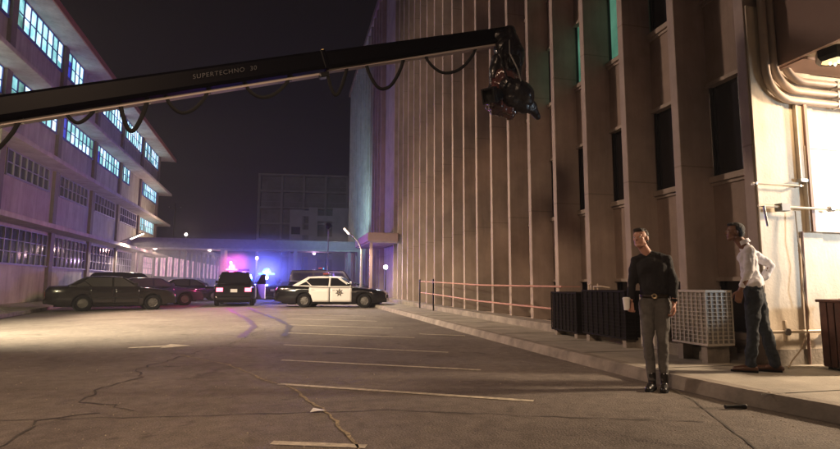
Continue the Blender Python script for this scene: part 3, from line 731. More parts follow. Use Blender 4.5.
glass = mat('car_glass', (.012,.013,.016), .06, spec=.9); glass2 = mat('car_glass_pale', (.05,.046,.045), .18, spec=.9)  # the pale glass holds a reflection in its base colour
lens = mat('clear_lens', (.55,.52,.48), .15, coat=.5)
rimg = mat('rim_grey', (.13,.12,.11), .45, metal=.3); rimb = mat('rim_black', (.03,.03,.03), .5)
sedan_sp = dict(L=5.35, W=1.96, H=1.50, xf=1.66, xr=-1.24, rw=.335, gh=(-1.90,-1.14,.36,1.18),
    top=[(-2.68,.88),(-2.55,1.0),(-1.9,1.03),(-.5,.98),(.9,.98),(1.2,.96),(2.2,.86),(2.55,.78),(2.68,.68)], glass=glass, lens=lens, rim=rimg, roofw=.66,
    doors=[(.02,1.06),(-1.0,-.02)],
    win=[[(-.90,1.04),(-.10,1.03),(-.10,1.41),(-1.02,1.40),(-1.20,1.28)][::1],[(-.01,1.03),(.90,1.03),(.30,1.41),(-.01,1.42)],[(-1.55,1.06),(-.97,1.05),(-1.20,1.24)]])
car_sp = dict(sedan_sp); kx = .88; car_sp.update(glass=glass2, L=4.71, W=1.85, H=1.41, xf=1.46, xr=-1.09, rw=.32, gh=tuple(x*kx for x in sedan_sp['gh']), top=[(x*kx,z*.97) for x,z in sedan_sp['top']], doors=[(a*kx,b*kx) for a,b in sedan_sp['doors']], win=[[(x*kx,z*.965) for x,z in w] for w in sedan_sp['win']])
suv_sp = dict(L=5.0, W=1.98, H=1.74, xf=1.5, xr=-1.45, rw=.37, gh=(-2.42,-1.92,.42,1.22), roofw=.68, sill=.3,
    top=[(-2.5,1.0),(-2.44,1.12),(-1,1.10),(1.15,1.10),(2.0,1.02),(2.4,.92),(2.5,.80)], glass=glass, lens=lens, rim=rimb,
    doors=[(.10,1.10),(-1.0,.06)],
    win=[[(-2.02,1.19),(-1.08,1.17),(-1.08,1.62),(-1.84,1.58)],[(-1.0,1.17),(-.0,1.16),(-.0,1.66),(-1.0,1.66)],[(.08,1.16),(1.0,1.16),(.42,1.64),(.08,1.66)]])
van_sp = dict(L=5.6, W=2.02, H=1.98, xf=1.75, xr=-1.7, rw=.39, gh=(-2.76,-2.60,.95,1.55), roofw=.80, sill=.3,
    top=[(-2.8,1.1),(-2.76,1.24),(-1,1.22),(1.5,1.20),(2.2,1.10),(2.68,1.0),(2.8,.86)], glass=glass, lens=lens, rim=rimb,
    doors=[(.30,1.35),(-.9,.25)],
    win=[[(-2.55,1.33),(-1.15,1.31),(-1.15,1.80),(-2.5,1.80)],[(-1.05,1.31),(.2,1.30),(.2,1.82),(-1.05,1.82)],[(.32,1.30),(1.25,1.29),(.88,1.78),(.32,1.82)]])
van2_sp = dict(van_sp); kv = .9; van2_sp.update(L=5.04, xf=1.55, xr=-1.5, rw=.37, gh=tuple(x*kv for x in van_sp['gh']), top=[(x*kv,z) for x,z in van_sp['top']], doors=[(a*kv,b*kv) for a,b in van_sp['doors']], win=[[(x*kv,z) for x,z in w] for w in van_sp['win']])
bk = mat('black_car_paint', (.005,.005,.007), .2, coat=.4); wh = mat('white_car_paint', (.72,.70,.66), .35, coat=.6)
dk = mat('dark_brown_car_paint', (.013,.010,.010), .22, coat=.4); gb = mat('blue_grey_car_paint', (.03,.032,.042), .25, coat=.4)

def light_bar(t, x, z, w, ml, mr, name='light_bar'):
    o = MB().box((x-.14,-w/2,z),(x+.14,w/2,z+.035)).build(name, M['black'], t, bevel=.01)
    MB().box((x-.13,.03,z+.036),(x+.13,w/2-.02,z+.125)).build('left_lens', ml, o, bevel=.025)
    MB().box((x-.13,-w/2+.02,z+.036),(x+.13,-.03,z+.125)).build('right_lens', mr, o, bevel=.025)
    MB().box((x-.1,-.028,z+.036),(x+.1,.028,z+.1)).build('siren_box', M['steel'], o)
    return o
# police sedan, side on
ps, q = vehicle('police_car', (2.08,26.9,.0), -15, 'black and white police sedan with a star on its white door, parked side on', 'police car', sedan_sp, bk, wh, wh)
dl = mat('dull_red_lens', (.25,.05,.05), .25, coat=.5); dl2 = mat('dull_blue_lens', (.05,.06,.25), .25, coat=.5)
light_bar(ps, -.30, 1.535, 1.2, dl2, dl)
pts = []; star = MB()
xs_, zs_ = .47, .72; yo = -(q['yside'](xs_,zs_)+.012)
for k in range(14):
    r = .21 if k % 2 == 0 else .10; a = R(90 + k*360/14); pts.append((xs_+math.cos(a)*r, yo, zs_+math.sin(a)*r))
c_ = MB(); c_.add(pts+[(xs_,yo,zs_)], [(i,(i+1)%14,14) for i in range(14)]); c_.poly(pts, .003, (0,1,0)); c_.build('door_star', mat('star_decal',(.03,.03,.035),.4), ps, fix=False)
c_ = MB().lathe((xs_,yo-.002,zs_), (0,-1,0), [(.0,.001),(.078,.001),(.078,0)], 20); c_.build('star_seal', mat('seal_gold',(.30,.24,.14),.4), ps)
c_ = MB().lathe((xs_,yo-.0045,zs_), (0,-1,0), [(.0,.001),(.045,.001),(.045,0)], 20); c_.build('star_centre', mat('seal_blue',(.03,.04,.12),.4), ps)
MB().tube([(-.25,-.3,1.49),(-.27,-.3,2.0)], .008, 6).build('antenna', M['steel'], ps)
MB().tube([(1.05,-.86,1.0),(1.0,-.98,1.12)], .02, 8).lathe((1.0,-.98,1.16), (1,0,0), [(0,-.06),(.07,-.05),(.085,.04),(0,.05)], 12).build('spotlight', M['steel'], ps)
# ... police SUV from behind, red beacon
pv, q2 = vehicle('police_suv', (-2.82,30.4,0), 92, 'black and white police utility vehicle seen from behind with a red flashing light', 'police car', suv_sp, bk, wh, None, tail=2, open_door=True)
redm = lit('red_beacon', (1,.10,.24), 9); bluem = lit('blue_beacon', (.05,.30,1), 9)
light_bar(pv, .0, 1.80, 1.25, redm, mat('dark_blue_lens',(.03,.03,.15),.3))
MB().lathe((-.02,.30,2.0), (0,0,1), [(0,-.19),(.14,-.13),(.19,0),(.14,.13),(0,.19)], 14).build('glare_globe', redm, pv, smooth=True)  # oversized glowing globe stands for the glare of the red light
lamp('POINT', (-1.1,.3,2.35), (1,.06,.26), 330, pv, size=.12)
lamp('POINT', (-1.3,-.45,2.3), (.25,.10,1), 350, pv, size=.12)
# its open front door
od = MB().poly([(0,0,.30),(0,0,1.07),(.0,0,1.1),(.98,0,1.1),(1.0,0,.30)], .07, (0,-1,0))
o = od.build('open_door', wh, pv, bevel=.02); o.location = (1.10,-1.0,0); o.rotation_euler = (0,0,R(180+30))
od = MB().bar((.05,-.03,1.1),(.55,-.03,1.62),.04).bar((.55,-.03,1.62),(.96,-.03,1.64),.04).bar((.96,-.03,1.64),(.98,-.03,1.1),.04).build('window_frame', M['black'], o)
MB().poly([(.08,-.03,1.1),(.56,-.03,1.6),(.95,-.03,1.62),(.96,-.03,1.1)], .006, (0,-1,0)).build('window_glass', glass, od)
MB().box((.84,-.03,.95),(.96,.02,.98)).build('handle', M['black'], o)
# far police SUV with blue beacon, facing us
pb, q3 = vehicle('police_suv', (-1.85,43,0), -92, 'dark police vehicle facing the camera in the smoke with a blazing blue light', 'police car', suv_sp, bk, bk, None, head=0)
light_bar(pb, .0, 1.80, 1.25, bluem, bluem)
MB().lathe((.05,.0,2.02), (0,0,1), [(0,-.30),(.20,-.23),(.31,0),(.20,.23),(0,.30)], 16).build('glare_globe', bluem, pb, smooth=True)  # globe enlarged to stand for the round blue glare
lamp('POINT', (.5,0,2.0), (.12,.14,1), 2500, pb, size=.15)
# big black van behind the police sedan
vn, q4 = vehicle('black_van', (2.45,34.3,0), -8, 'long black van parked behind the police sedan', 'van', van2_sp, bk)
vb = light_bar(vn, -.6, 2.02, 1.1, lit('small_blue_lens',(.1,.45,1),3), dl)
# car between, nose-out with blue glints
c5, q5 = vehicle('police_car', (1.85,31.0,0), 172, 'dark police sedan half hidden behind the black and white one', 'police car', sedan_sp, bk, None, None, tail=.3)
light_bar(c5, -.3, 1.535, 1.2, lit('small_blue_lens2',(.15,.5,1),2.5), dl2)
lamp('POINT', (-.3,0,2.0), (.25,.12,1), 350, c5, size=.1)
# left group
v1, _ = vehicle('parked_car', (-7.42,25.4,0), 20, 'dark brown sedan parked nearest on the left, seen side on', 'car', car_sp, dk, group='cars parked on the left')
v2, _ = vehicle('parked_car', (-7.0,30.2,0), 22, 'grey sedan parked just behind the dark brown sedan', 'car', car_sp, gb, group='cars parked on the left')
v3, _ = vehicle('parked_suv', (-9.0,34.2,0), 20, 'dark tall utility vehicle parked behind the grey sedan', 'suv', suv_sp, bk, group='cars parked on the left')
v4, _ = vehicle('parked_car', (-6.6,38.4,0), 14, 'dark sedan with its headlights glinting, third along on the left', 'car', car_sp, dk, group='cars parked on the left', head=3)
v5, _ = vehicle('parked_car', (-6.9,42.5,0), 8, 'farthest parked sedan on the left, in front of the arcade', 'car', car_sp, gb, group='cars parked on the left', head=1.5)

# ------------------------------------------------------------------ camera crane arm over the street
cr_ = thing('camera_crane', (-7.9,6.49,0), 'long black telescopic camera crane arm reaching in from the left', 'camera crane')
base = Vector((-7.9,6.49,0))
A0 = Vector((-8.2,6.42,1.62)) - base; A1 = Vector((.36,7.32,4.25)) - base; A2 = Vector((3.2,7.46,5.05)) - base
dA = (A1-A0).normalized(); upA = dA.cross(Vector((0,1,0))).normalized(); upA = upA if upA.z > 0 else -upA
def boxarm(p, q, w0, h0, w1, h1, name, m):
    b = MB(); vs = []
    for c, w, h in ((p,w0,h0),(q,w1,h1)):
        for sy, sz in ((-1,-.7),(-.8,-1),(.8,-1),(1,-.7),(1,.7),(.8,1),(-.8,1),(-1,.7)): vs.append(c + Vector((0,1,0))*sy*w/2 + upA*sz*h/2)
    b.add(vs, [tuple(reversed(range(8))), tuple(range(8,16))] + [(i,(i+1)%8,8+(i+1)%8,8+i) for i in range(8)])
    return b.build(name, m, cr_, bevel=.006)
armm = mat('arm_black', (.0015,.0015,.003), .45, spec=.05)
boxarm(A0, A1, .30, .31, .26, .265, 'outer_arm', armm)
boxarm(A1-dA*.1, A2, .22, .25, .20, .23, 'inner_arm', armm)
MB().bar(A1-dA*.04, A1+dA*.04, .275, .28).build('arm_collar', armm, cr_, bevel=.02)
rlm = mat('rail_aluminium', (.26,.22,.20), .6, metal=.2)
for p, q, o_ in ((A0,A1,.172),(A1,A2-dA*.25,.138)):
    MB().bar(p-upA*o_, q-upA*(o_-.0 if p is A0 else o_), .10, .032).build('track_rail', rlm, cr_)
MB().bar(A1-upA*.19-dA*.12, A1-upA*.19+dA*.02, .12, .07).build('pulley_block', M['black'], cr_, bevel=.015)
MB().lathe(A1+upA*.16+dA*.03, upA, [(0,.03),(.03,.02),(.035,-.03)], 10).build('status_knob', lit('orange_knob',(1,.5,.15),1.2), cr_)
# hanging cable loops  (start, end along arm in world x, drop)
def on_arm(x):
    P0 = A0+base; P1 = A1+base; P2 = A2+base
    if x < P1.x: f = (x-P0.x)/(P1.x-P0.x); return P0.lerp(P1,f) - base - upA*.16
    f = (x-P1.x)/(P2.x-P1.x); return P1.lerp(P2,f) - base - upA*.12
for xa, xb, dr, th in ((-4.0,-3.16,.40,.020),(-2.72,-2.42,.14,.017),(-2.16,-1.86,.36,.022),(-1.66,-1.16,.24,.018),(-.72,-.14,.21,.019),(.36,.66,.37,.02),(.92,1.5,.42,.020),(1.8,2.66,.34,.018)):
    a, c = on_arm(xa), on_arm(xb); pts = []
    for i in range(17):
        f = i/16; d_ = (1-abs(2*f-1)**2.6)*dr; w_ = math.sin(f*math.pi*2)*.02
        pts.append(a.lerp(c,f) + Vector((w_,-.02,-d_+.03*(0 if 0<i<16 else 1))))
    cl = MB().tube(pts, th+.005, 8).build('cable_loop', M['rubber'], cr_, smooth=True)
    MB().bar(a+Vector((0,0,.05)), a-Vector((0,0,.03)), .05,.05).bar(c+Vector((0,0,.05)), c-Vector((0,0,.03)), .05,.05).build('cable_clip', M['steel'] if th > .0195 else M['black'], cl)
# lettering on the arm
cu = bpy.data.curves.new('lettering', 'FONT'); cu.body = 'SUPERTECHNO  30'; cu.size = .085; cu.extrude = .001; cu.space_character = 1.15
cu.shear = .2
tmp = bpy.data.objects.new('tmp', cu); WS = bpy.data.scenes.new('workshop'); WS.collection.objects.link(tmp)
with bpy.context.temp_override(scene=WS, view_layer=WS.view_layers[0]):
    lm = bpy.data.meshes.new_from_object(tmp.evaluated_get(bpy.context.evaluated_depsgraph_get()))
bpy.data.objects.remove(tmp)
to = bpy.data.objects.new('lettering', lm); C.objects.link(to); lm.materials.clear(); lm.materials.append(mat('grey_lettering',(.022,.022,.026),.6)); to.parent = cr_
P = (A0.lerp(A1, .805)); zax = Vector((0,-1,0)); xa_ = dA; zax = (zax - xa_*zax.dot(xa_)).normalized(); ya_ = zax.cross(xa_)
mm = Matrix((xa_, ya_, zax)).transposed().to_4x4(); mm.translation = P + zax*.142 - ya_*.02; to.matrix_local = mm
# crane pedestal and counterweight outside the picture
MB().box((-.45,-.5,.12),(.45,.5,.35)).build('chassis', M['blackm'], cr_, bevel=.03)
for sx_ in (-.5,.5):
    for sy_ in (-.45,.45): MB().lathe((sx_,sy_,.16), (0,1,0), [(0,-.06),(.12,-.06),(.16,-.05),(.16,.05),(.12,.06),(0,.06)], 16).build('wheel', M['rubber'], cr_)
MB().tube([(0,0,.35),(0,0,1.75)], [.13,.10], 14).build('pedestal', M['blackm'], cr_, smooth=True)
MB().box((-.9,-.2,1.6),(-.3,.2,2.0)).build('counterweight', M['black'], cr_, bevel=.02)

# remote head wrapped in plastic
def lump(parts, name, m, parent, voxel, smooth=3, disp=None, seed=0):
    """union of tapered capsules / ellipsoids remeshed into one continuous surface"""
    bm = bmesh.new()
    for p in parts:
        if p[0] == 'c':
            _, a, ra, c, rb = p[:5]; a, c = Vector(a), Vector(c); d = c - a; L = max(d.length,1e-4); q = d.to_track_quat('Z','Y').to_matrix().to_4x4()
            flat = p[5] if len(p) > 5 else None
            vs = []
            n = 20
            rows = []
            for k in range(7): t = -math.pi/2 + k*math.pi/2/7; rows.append((math.cos(t)*ra, math.sin(t)*ra))
            for k in range(5): f = k/4; rows.append((ra+(rb-ra)*f, L*f))
            for k in range(1,8): t = k*math.pi/2/7; rows.append((math.cos(t)*rb, L+math.sin(t)*rb))
            for r, z in rows:
                vs.append([bm.verts.new(a + (q @ Vector((max(r,1e-4)*math.cos(2*math.pi*j/n), max(r,1e-4)*math.sin(2*math.pi*j/n), z)))) for j in range(n)])
            for i in range(len(vs)-1):
                for j in range(n): bm.faces.new((vs[i][j],vs[i][(j+1)%n],vs[i+1][(j+1)%n],vs[i+1][j]))
            bm.faces.new(list(reversed(vs[0]))); bm.faces.new(vs[-1])
            if flat:
                ax = Vector(flat[0]).normalized(); s_ = flat[1]; mid = (a+c)/2
                for row in vs:
                    for v in row: v.co = v.co + ax*((v.co-mid).dot(ax))*(s_-1)
        elif p[0] == 'e':
            _, c, rr = p[:3]; rot = p[3] if len(p) > 3 else Matrix.Identity(3)
            r_ = bmesh.ops.create_icosphere(bm, subdivisions=3, radius=1)
            for v in r_['verts']: v.co = Vector(c) + rot @ Vector((v.co.x*rr[0], v.co.y*rr[1], v.co.z*rr[2]))
    bmesh.ops.recalc_face_normals(bm, faces=bm.faces)
    me = bpy.data.meshes.new(name); bm.to_mesh(me); bm.free()
    o = bpy.data.objects.new(name, me); C.objects.link(o)
    r = o.modifiers.new('r','REMESH'); r.mode = 'VOXEL'; r.voxel_size = voxel
    s = o.modifiers.new('s','SMOOTH'); s.factor = .5; s.iterations = smooth
    C.objects.unlink(o); WS.collection.objects.link(o); 
    with bpy.context.temp_override(scene=WS, view_layer=WS.view_layers[0]):
        dg = bpy.context.evaluated_depsgraph_get(); me2 = bpy.data.meshes.new_from_object(o.evaluated_get(dg))
    o.modifiers.clear()
    WS.collection.objects.unlink(o); C.objects.link(o)
    o.data = me2; bpy.data.meshes.remove(me); me2.name = name
    if disp:
        from mathutils import noise
        nl = [(v.co.copy(), v.normal.copy()) for v in me2.vertices]
        for v, (c0, n0) in zip(me2.vertices, nl):
            v.co = c0 + n0 * sum(noise.noise(c0*fq + Vector((seed,seed*2,0))) * am for fq, am in disp)
    me2.polygons.foreach_set('use_smooth', [True]*len(me2.polygons))
    me2.materials.clear(); me2.materials.append(m); o.parent = parent
    return o
hb = Vector((3.17,7.44,4.14))
rh = thing('remote_camera_head', hb, 'camera head wrapped in black plastic hanging from the tip of the crane', 'camera'); rh.scale = (1.12,1.12,1.22)
bag = mat('black_plastic_bag', (.005,.004,.006), .38, coat=.15, bump=.5, bscale=9)
clr = mat('clear_red_plastic', (.06,.025,.024), .25, coat=.6, bump=.3, bscale=25)
# px scale near 66 per metre: local x right, z up
tz = .70
lump([('c',(-.12,0,.72),.11,(.04,0,.74),.12),('c',(.04,0,.74),.12,(.17,0,.50),.10),('c',(.0,0,.60),.13,(.0,0,.22),.15),('c',(.12,0,.50),.13,(.14,0,.22),.11),('c',(-.12,0,.36),.09,(-.20,0,.16),.065),('c',(-.20,0,.18),.05,(-.25,0,.0),.025)], 'neck_wrap', bag, rh, .012, 2, [(3.5,.06),(9,.016),(30,.005)], 3)
lump([('c',(-.05,0,.14),.15,(.12,0,.12),.11),('c',(-.10,.0,.03),.13,(-.17,.0,-.18),.12),('c',(-.17,0,-.20),.11,(.06,0,-.26),.09)], 'clear_cover', clr, rh, .012, 2, [(4,.05),(12,.04),(32,.01)], 5)
lump([('c',(-.02,-.05,.02),.15,(.22,-.05,-.08),.17),('c',(.2,-.05,-.05),.16,(.33,-.04,-.19),.09),('c',(.32,-.04,-.16),.08,(.46,-.04,-.33),.018),('c',(.05,-.05,-.14),.13,(.24,-.05,-.20),.10)], 'body_wrap', bag, rh, .012, 2, [(3.5,.05),(10,.016),(30,.005)], 9)
MB().lathe((-.22,-.12,-.12), (-.75,-.6,-.28), [(0,-.1),(.085,-.1),(.085,.06),(.10,.08),(.10,.13),(.075,.13),(.07,.10),(0,.09)], 20).build('lens', M['black'], rh, smooth=True)
fwd = Vector((-.75,-.6,-.28)).normalized(); fc = Vector((-.22,-.12,-.12)) + fwd*.13
mbx = MB(); sd_ = fwd.cross(Vector((0,0,1))).normalized(); uu = sd_.cross(fwd)
for s1, s2, w1, h1 in ((0,.085,.19,.02),(0,-.085,.19,.02),(.085,0,.02,.15),(-.085,0,.02,.15)):
    cc = fc + sd_*s1 + uu*s2; vs = [cc + fwd*q*.05 + sd_*a*w1/2 + uu*b2*h1/2 for q in (-1,1) for a, b2 in ((-1,-1),(1,-1),(1,1),(-1,1))]
    mbx.add(vs, [(3,2,1,0),(4,5,6,7),(0,1,5,4),(1,2,6,5),(2,3,7,6),(3,0,4,7)])
mbx.build('matte_box', M['black'], rh)
MB().lathe((.06,-.13,.34), (0,-1,0), [(0,-.06),(.085,-.06),(.085,.05),(.07,.07),(0,.07)], 18).lathe((.06,-.13,.34), (0,-1,0), [(.0,.075),(.03,.075),(.03,.06)], 12).build('pan_motor', M['black'], rh, smooth=True)
MB().tube([(-.05,-.13,.6),(-.16,-.2,.45),(-.14,-.22,.25),(-.05,-.2,.05),(-.12,-.2,-.05)], .012, 8).build('cable', M['rubber'], rh, smooth=True)
MB().tube([(.0,-.14,.62),(-.04,-.24,.4),(.06,-.26,.2),(.12,-.24,.05)], .010, 8).build('cable', M['steel'], rh, smooth=True)
MB().box((-.30,-.14,-.06),(-.22,-.10,-.035)).build('tally_lamp', lit('red_tally',(1,.03,.05),2.5), rh)

# ------------------------------------------------------------------ people
def hand(root, tip, palm_n, thumb_dir, s=1, curl=.5):
    """palm + five separate fingers as capsules; root = wrist, tip = direction of the fingers"""
    root = Vector(root); d = Vector(tip).normalized(); n = Vector(palm_n).normalized(); a = d.cross(n).normalized()
    if a.dot(Vector(thumb_dir)) < 0: a = -a
    out = []
    for k, off in enumerate((-.030,-.010,.010,.030)):
        b0 = root + d*.02 + a*off*.8; b1 = root + d*.088 + a*off
        out.append(('c', b0, .0125*s, b1, .0115*s))
        L1, L2, L3 = [(.033,.022,.018),(.040,.027,.02),(.044,.029,.021),(.040,.026,.02)][k]
        p = b1; ang = 0
        for j, l in enumerate((L1,L2,L3)):
            ang += curl*(.5+.35*j) + .06*k; v = d*math.cos(ang) + n*math.sin(ang)
            q = p + v*l*s; out.append(('c', p, (.0095-.0008*j)*s, q, (.0088-.0009*j)*s)); p = q
    t0 = root + d*.025 + a*.025; t1 = t0 + d*.03 + a*.032 + n*.012; t2 = t1 + d*.032 + a*.006 + n*.012; t3 = t2 + d*.022 + n*.008
    out += [('c',t0,.014*s,t1,.0125*s),('c',t1,.0115*s,t2,.010*s),('c',t2,.0098*s,t3,.0085*s)]
    return out
def head(c, face, up, s=1.0):
    """skull, jaw, nose, ears, brow, lips; face = facing direction"""
    c = Vector(c); f = Vector(face).normalized(); u = Vector(up).normalized(); r = f.cross(u).normalized(); u = r.cross(f).normalized()
    m = Matrix((r, f, u)).transposed()
    P = lambda x, y, z: c + m @ (Vector((x,y,z))*s)
    E = [('e',P(0,-.012,.028),(.076*s,.094*s,.088*s),m),('e',P(0,.018,-.03),(.062*s,.070*s,.075*s),m),
         ('e',P(0,.050,-.085),(.036*s,.032*s,.026*s),m),('c',P(-.045,.01,-.065),.024*s,P(-.012,.06,-.088),.02*s),('c',P(.045,.01,-.065),.024*s,P(.012,.06,-.088),.02*s),
         ('c',P(0,.080,.018),.009*s,P(0,.100,-.018),.0125*s),('c',P(-.012,.086,-.022),.009*s,P(.012,.086,-.022),.009*s),
         ('c',P(-.038,.070,.026),.010*s,P(-.014,.078,.022),.008*s),('c',P(.038,.070,.026),.010*s,P(.014,.078,.022),.008*s),
         ('c',P(-.016,.078,-.049),.0065*s,P(.016,.078,-.049),.0065*s),('c',P(-.013,.077,-.059),.007*s,P(.013,.077,-.059),.007*s),
         ('e',P(-.040,.052,-.012),(.02*s,.02*s,.018*s),m),('e',P(.040,.052,-.012),(.02*s,.02*s,.018*s),m),
         ('e',P(-.079,-.012,-.006),(.009*s,.020*s,.031*s),m),('e',P(.079,-.012,-.006),(.009*s,.020*s,.031*s),m)]
    hair = [('e',P(0,-.020,.038),(.083*s,.096*s,.088*s),m),('e',P(0,-.045,.0),(.078*s,.068*s,.085*s),m),('e',P(0,.036,.092),(.058*s,.046*s,.026*s),m)]
    cut = (c, m, s)
    return E, hair, cut, P, m
def trim_hair(o, cut, line=.052):
    c, m, s = cut; bm = bmesh.new(); bm.from_mesh(o.data); mi = m.inverted(); dl_ = []
    for v in bm.verts:
        q = mi @ (v.co - c); y, z = q.y/s, q.z/s
        if y > -.02 and z < line + .02*min(1,abs(q.x/s)/.07) - .6*max(0,(.02-y))*0 and y > .0: dl_.append(v)
        elif z < -.075 or (y > -.035 and z < .005): dl_.append(v)
    bmesh.ops.delete(bm, geom=dl_, context='VERTS'); bm.to_mesh(o.data); bm.free()
def eyes(P, parent, m, s):
    for sx_ in (-1,1):
        c = P(sx_*.030,.0715,.006)
        e_ = MB().lathe(c, m.col[1], [(0,-.009),(.009,-.006),(.0115,0),(.009,.006),(0,.0085)], 12).build('eye', eye_w, parent, smooth=True)
        MB().lathe(Vector(c)+m.col[1]*.0088, m.col[1], [(0,.001),(.0045,.0005),(.005,-.002)], 10).build('iris', M['black'], e_)
eye_w = mat('eye_white', (.6,.55,.5), .2)
def shoe(heel, toe, name, m, parent, boot=.0):
    h, t = Vector(heel), Vector(toe); d = (t-h).normalized(); mid = h.lerp(t,.5)
    parts = [('c',h+Vector((0,0,.038)),.038,mid+Vector((0,0,.042)),.040),('c',mid+Vector((0,0,.04)),.040,t-d*.035+Vector((0,0,.030)),.031),('c',h+d*.03+Vector((0,0,.05)),.040,h+d*.035+Vector((0,0,.11+boot)),.045)]
    o = lump(parts, name, m, parent, .006, 3)
    for v in o.data.vertices:
        if v.co.z < .014: v.co.z = .014
    r = d.cross(Vector((0,0,1)))
    b = MB(); P_ = []
    for a_, w_, l_ in ((0,.028,-.03),(0,.040,-.005),(0,.042,.06),(0,.044,.15),(0,.040,.21),(0,.02,.245)):
        P_.append((h+d*l_, w_))
    pts = [tuple((p + r*w_)[:2]) + (0,) for p, w_ in P_] + [tuple((p - r*w_)[:2]) + (0,) for p, w_ in reversed(P_)]
    b.poly(pts, .02, (0,0,1)).build('sole', M['rubber'], o)
    return o

# --- man in the dark sweater
m1 = thing('person', (3.93,5.20,0), 'man in a black sweater and grey jeans standing by the kerb with a white cup', 'person', rz=R(-37.6))
skin1 = mat('light_skin', (.42,.22,.16), .5, var=.08, scale=20); hair1 = mat('dark_hair', (.018,.012,.010), .55, bump=.8, bscale=120)
knit = mat('black_knit', (.010,.009,.011), .85, bump=.5, bscale=220); jeanm = mat('grey_denim', (.105,.10,.094), .85, var=.25, scale=9, bump=.4, bscale=180)
E1, H1, cut1, P1f, mm1 = head((-.095,-.01,1.665), (-.42,-1,.02), (-.06,0,1), .98)
shL, shR, elL, elR, wrL, wrR = (-.150,.01,1.405),(.170,.015,1.415),(-.195,.0,1.17),(.222,.01,1.17),(-.225,-.06,.955),(.222,-.05,.945)
body1 = E1 + [('c',(-.085,.0,1.59),.052,(-.015,.015,1.46),.056),('c',(-.1,.012,1.42),.045,(.12,.012,1.42),.045),('c',(.0,.012,1.38),.075,(.02,.0,1.1),.075),
   ('c',shL,.038,elL,.034),('c',shR,.038,elR,.034),('c',elL,.038,wrL,.026),('c',elR,.038,wrR,.026),
   ('c',(.0,0,.98),.07,(.055,0,.98),.07),('c',(-.045,0,.93),.055,(-.060,-.025,.53),.028),('c',(.09,0,.93),.055,(.085,-.008,.55),.028),('c',(-.060,-.025,.53),.028,(-.037,.004,.10),.022),('c',(.085,-.008,.55),.028,(.086,.022,.10),.022),
   ('c',(-.035,.01,.07),.026,(-.05,-.08,.05),.022),('c',(.085,.03,.07),.026,(.08,-.06,.05),.022)]
body1 += hand(wrL,(0,-.35,-1),(.35,-.9,.2),(0,-1,0), 1.0, .9) + hand(wrR,(-.02,-.1,-1),(-1,.1,0),(0,-1,0), 1.0, .55)
bd = lump(body1, 'body', skin1, m1, .0052, 2)
hr = lump(H1, 'hair', hair1, m1, .007, 2, [(60,.006)], 2); trim_hair(hr, cut1)
eyes(P1f, m1, mm1, 1)
sw = [('c',(-.085,.016,1.415),.064,(.105,.016,1.42),.066),('c',(-.02,.012,1.478),.058,(.0,.012,1.45),.072),('c',(-.035,.012,1.465),.05,shL,.060),('c',(.02,.012,1.47),.05,shR,.060),
      ('c',(-.045,.0,1.33),.112,(-.025,-.005,1.10),.095),('c',(.065,.0,1.33),.112,(.072,-.005,1.10),.095),('c',(.01,-.02,1.35),.105,(.02,-.03,1.12),.10),
      ('c',shL,.060,elL,.050),('c',shR,.060,elR,.050),('c',elL,.050,Vector(elL).lerp(Vector(wrL),.80),.037),('c',elR,.050,Vector(elR).lerp(Vector(wrR),.80),.037),
      ('c',(-.02,-.005,1.07),.098,(.075,-.005,1.07),.098),('e',(.026,-.002,1.045),(.150,.112,.035))]
lump(sw, 'sweater', knit, m1, .009, 2, [(5,.014),(14,.010),(34,.004)], 4)
jn = [('c',(-.025,0,.985),.094,(.078,0,.985),.096),('e',(.026,0,1.03),(.140,.102,.03)),('c',(-.045,.0,.92),.098,(-.056,-.012,.70),.074),('c',(-.056,-.012,.70),.074,(-.062,-.03,.52),.056),('c',(-.062,-.03,.52),.056,(-.052,.01,.32),.054),('c',(-.052,.01,.32),.054,(-.035,.0,.105),.042),
      ('c',(.095,.005,.92),.098,(.092,-.005,.70),.075),('c',(.092,-.005,.70),.075,(.086,-.01,.54),.057),('c',(.086,-.01,.54),.057,(.088,.03,.34),.055),('c',(.088,.03,.34),.055,(.085,.02,.105),.043)]
lump(jn, 'jeans', jeanm, m1, .008, 2, [(9,.009),(28,.005)], 6)
bt = MB(); ring = []
for zz, ex in ((.998,.004),(1.034,.004)):
    for j in range(28):
        a = 2*math.pi*j/28; ring.append((.026+math.cos(a)*(.149+ex), math.sin(a)*(.109+ex), zz))
bt.add(ring, [(j,(j+1)%28,28+(j+1)%28,28+j) for j in range(28)]); belt = bt.build('belt', mat('leather',(.02,.014,.01),.4), m1, smooth=True)
belt.modifiers.new('t','SOLIDIFY').thickness = .006
MB().lathe((.025,-.119,1.016), (0,-1,0), [(.014,0),(.027,0),(.029,.006),(.026,.009),(.014,.007)], 16).build('buckle', mat('brass',(.5,.4,.25),.3,metal=.8), belt)
shoem = mat('black_leather', (.010,.009,.009), .3, coat=.3)
shoe((-.03,.03,0), (-.085,-.22,0), 'boot', shoem, m1, .05); shoe((.09,.05,0), (.075,-.215,0), 'boot', shoem, m1, .05)
MB().lathe((wrR[0],wrR[1]+.004,wrR[2]+.03), (0,.1,1), [(.034,-.012),(.037,-.010),(.037,.010),(.034,.012)], 16).box((wrR[0]-.018,wrR[1]-.043,wrR[2]+.014),(wrR[0]+.018,wrR[1]-.031,wrR[2]+.046)).build('wristwatch', M['black'], m1)
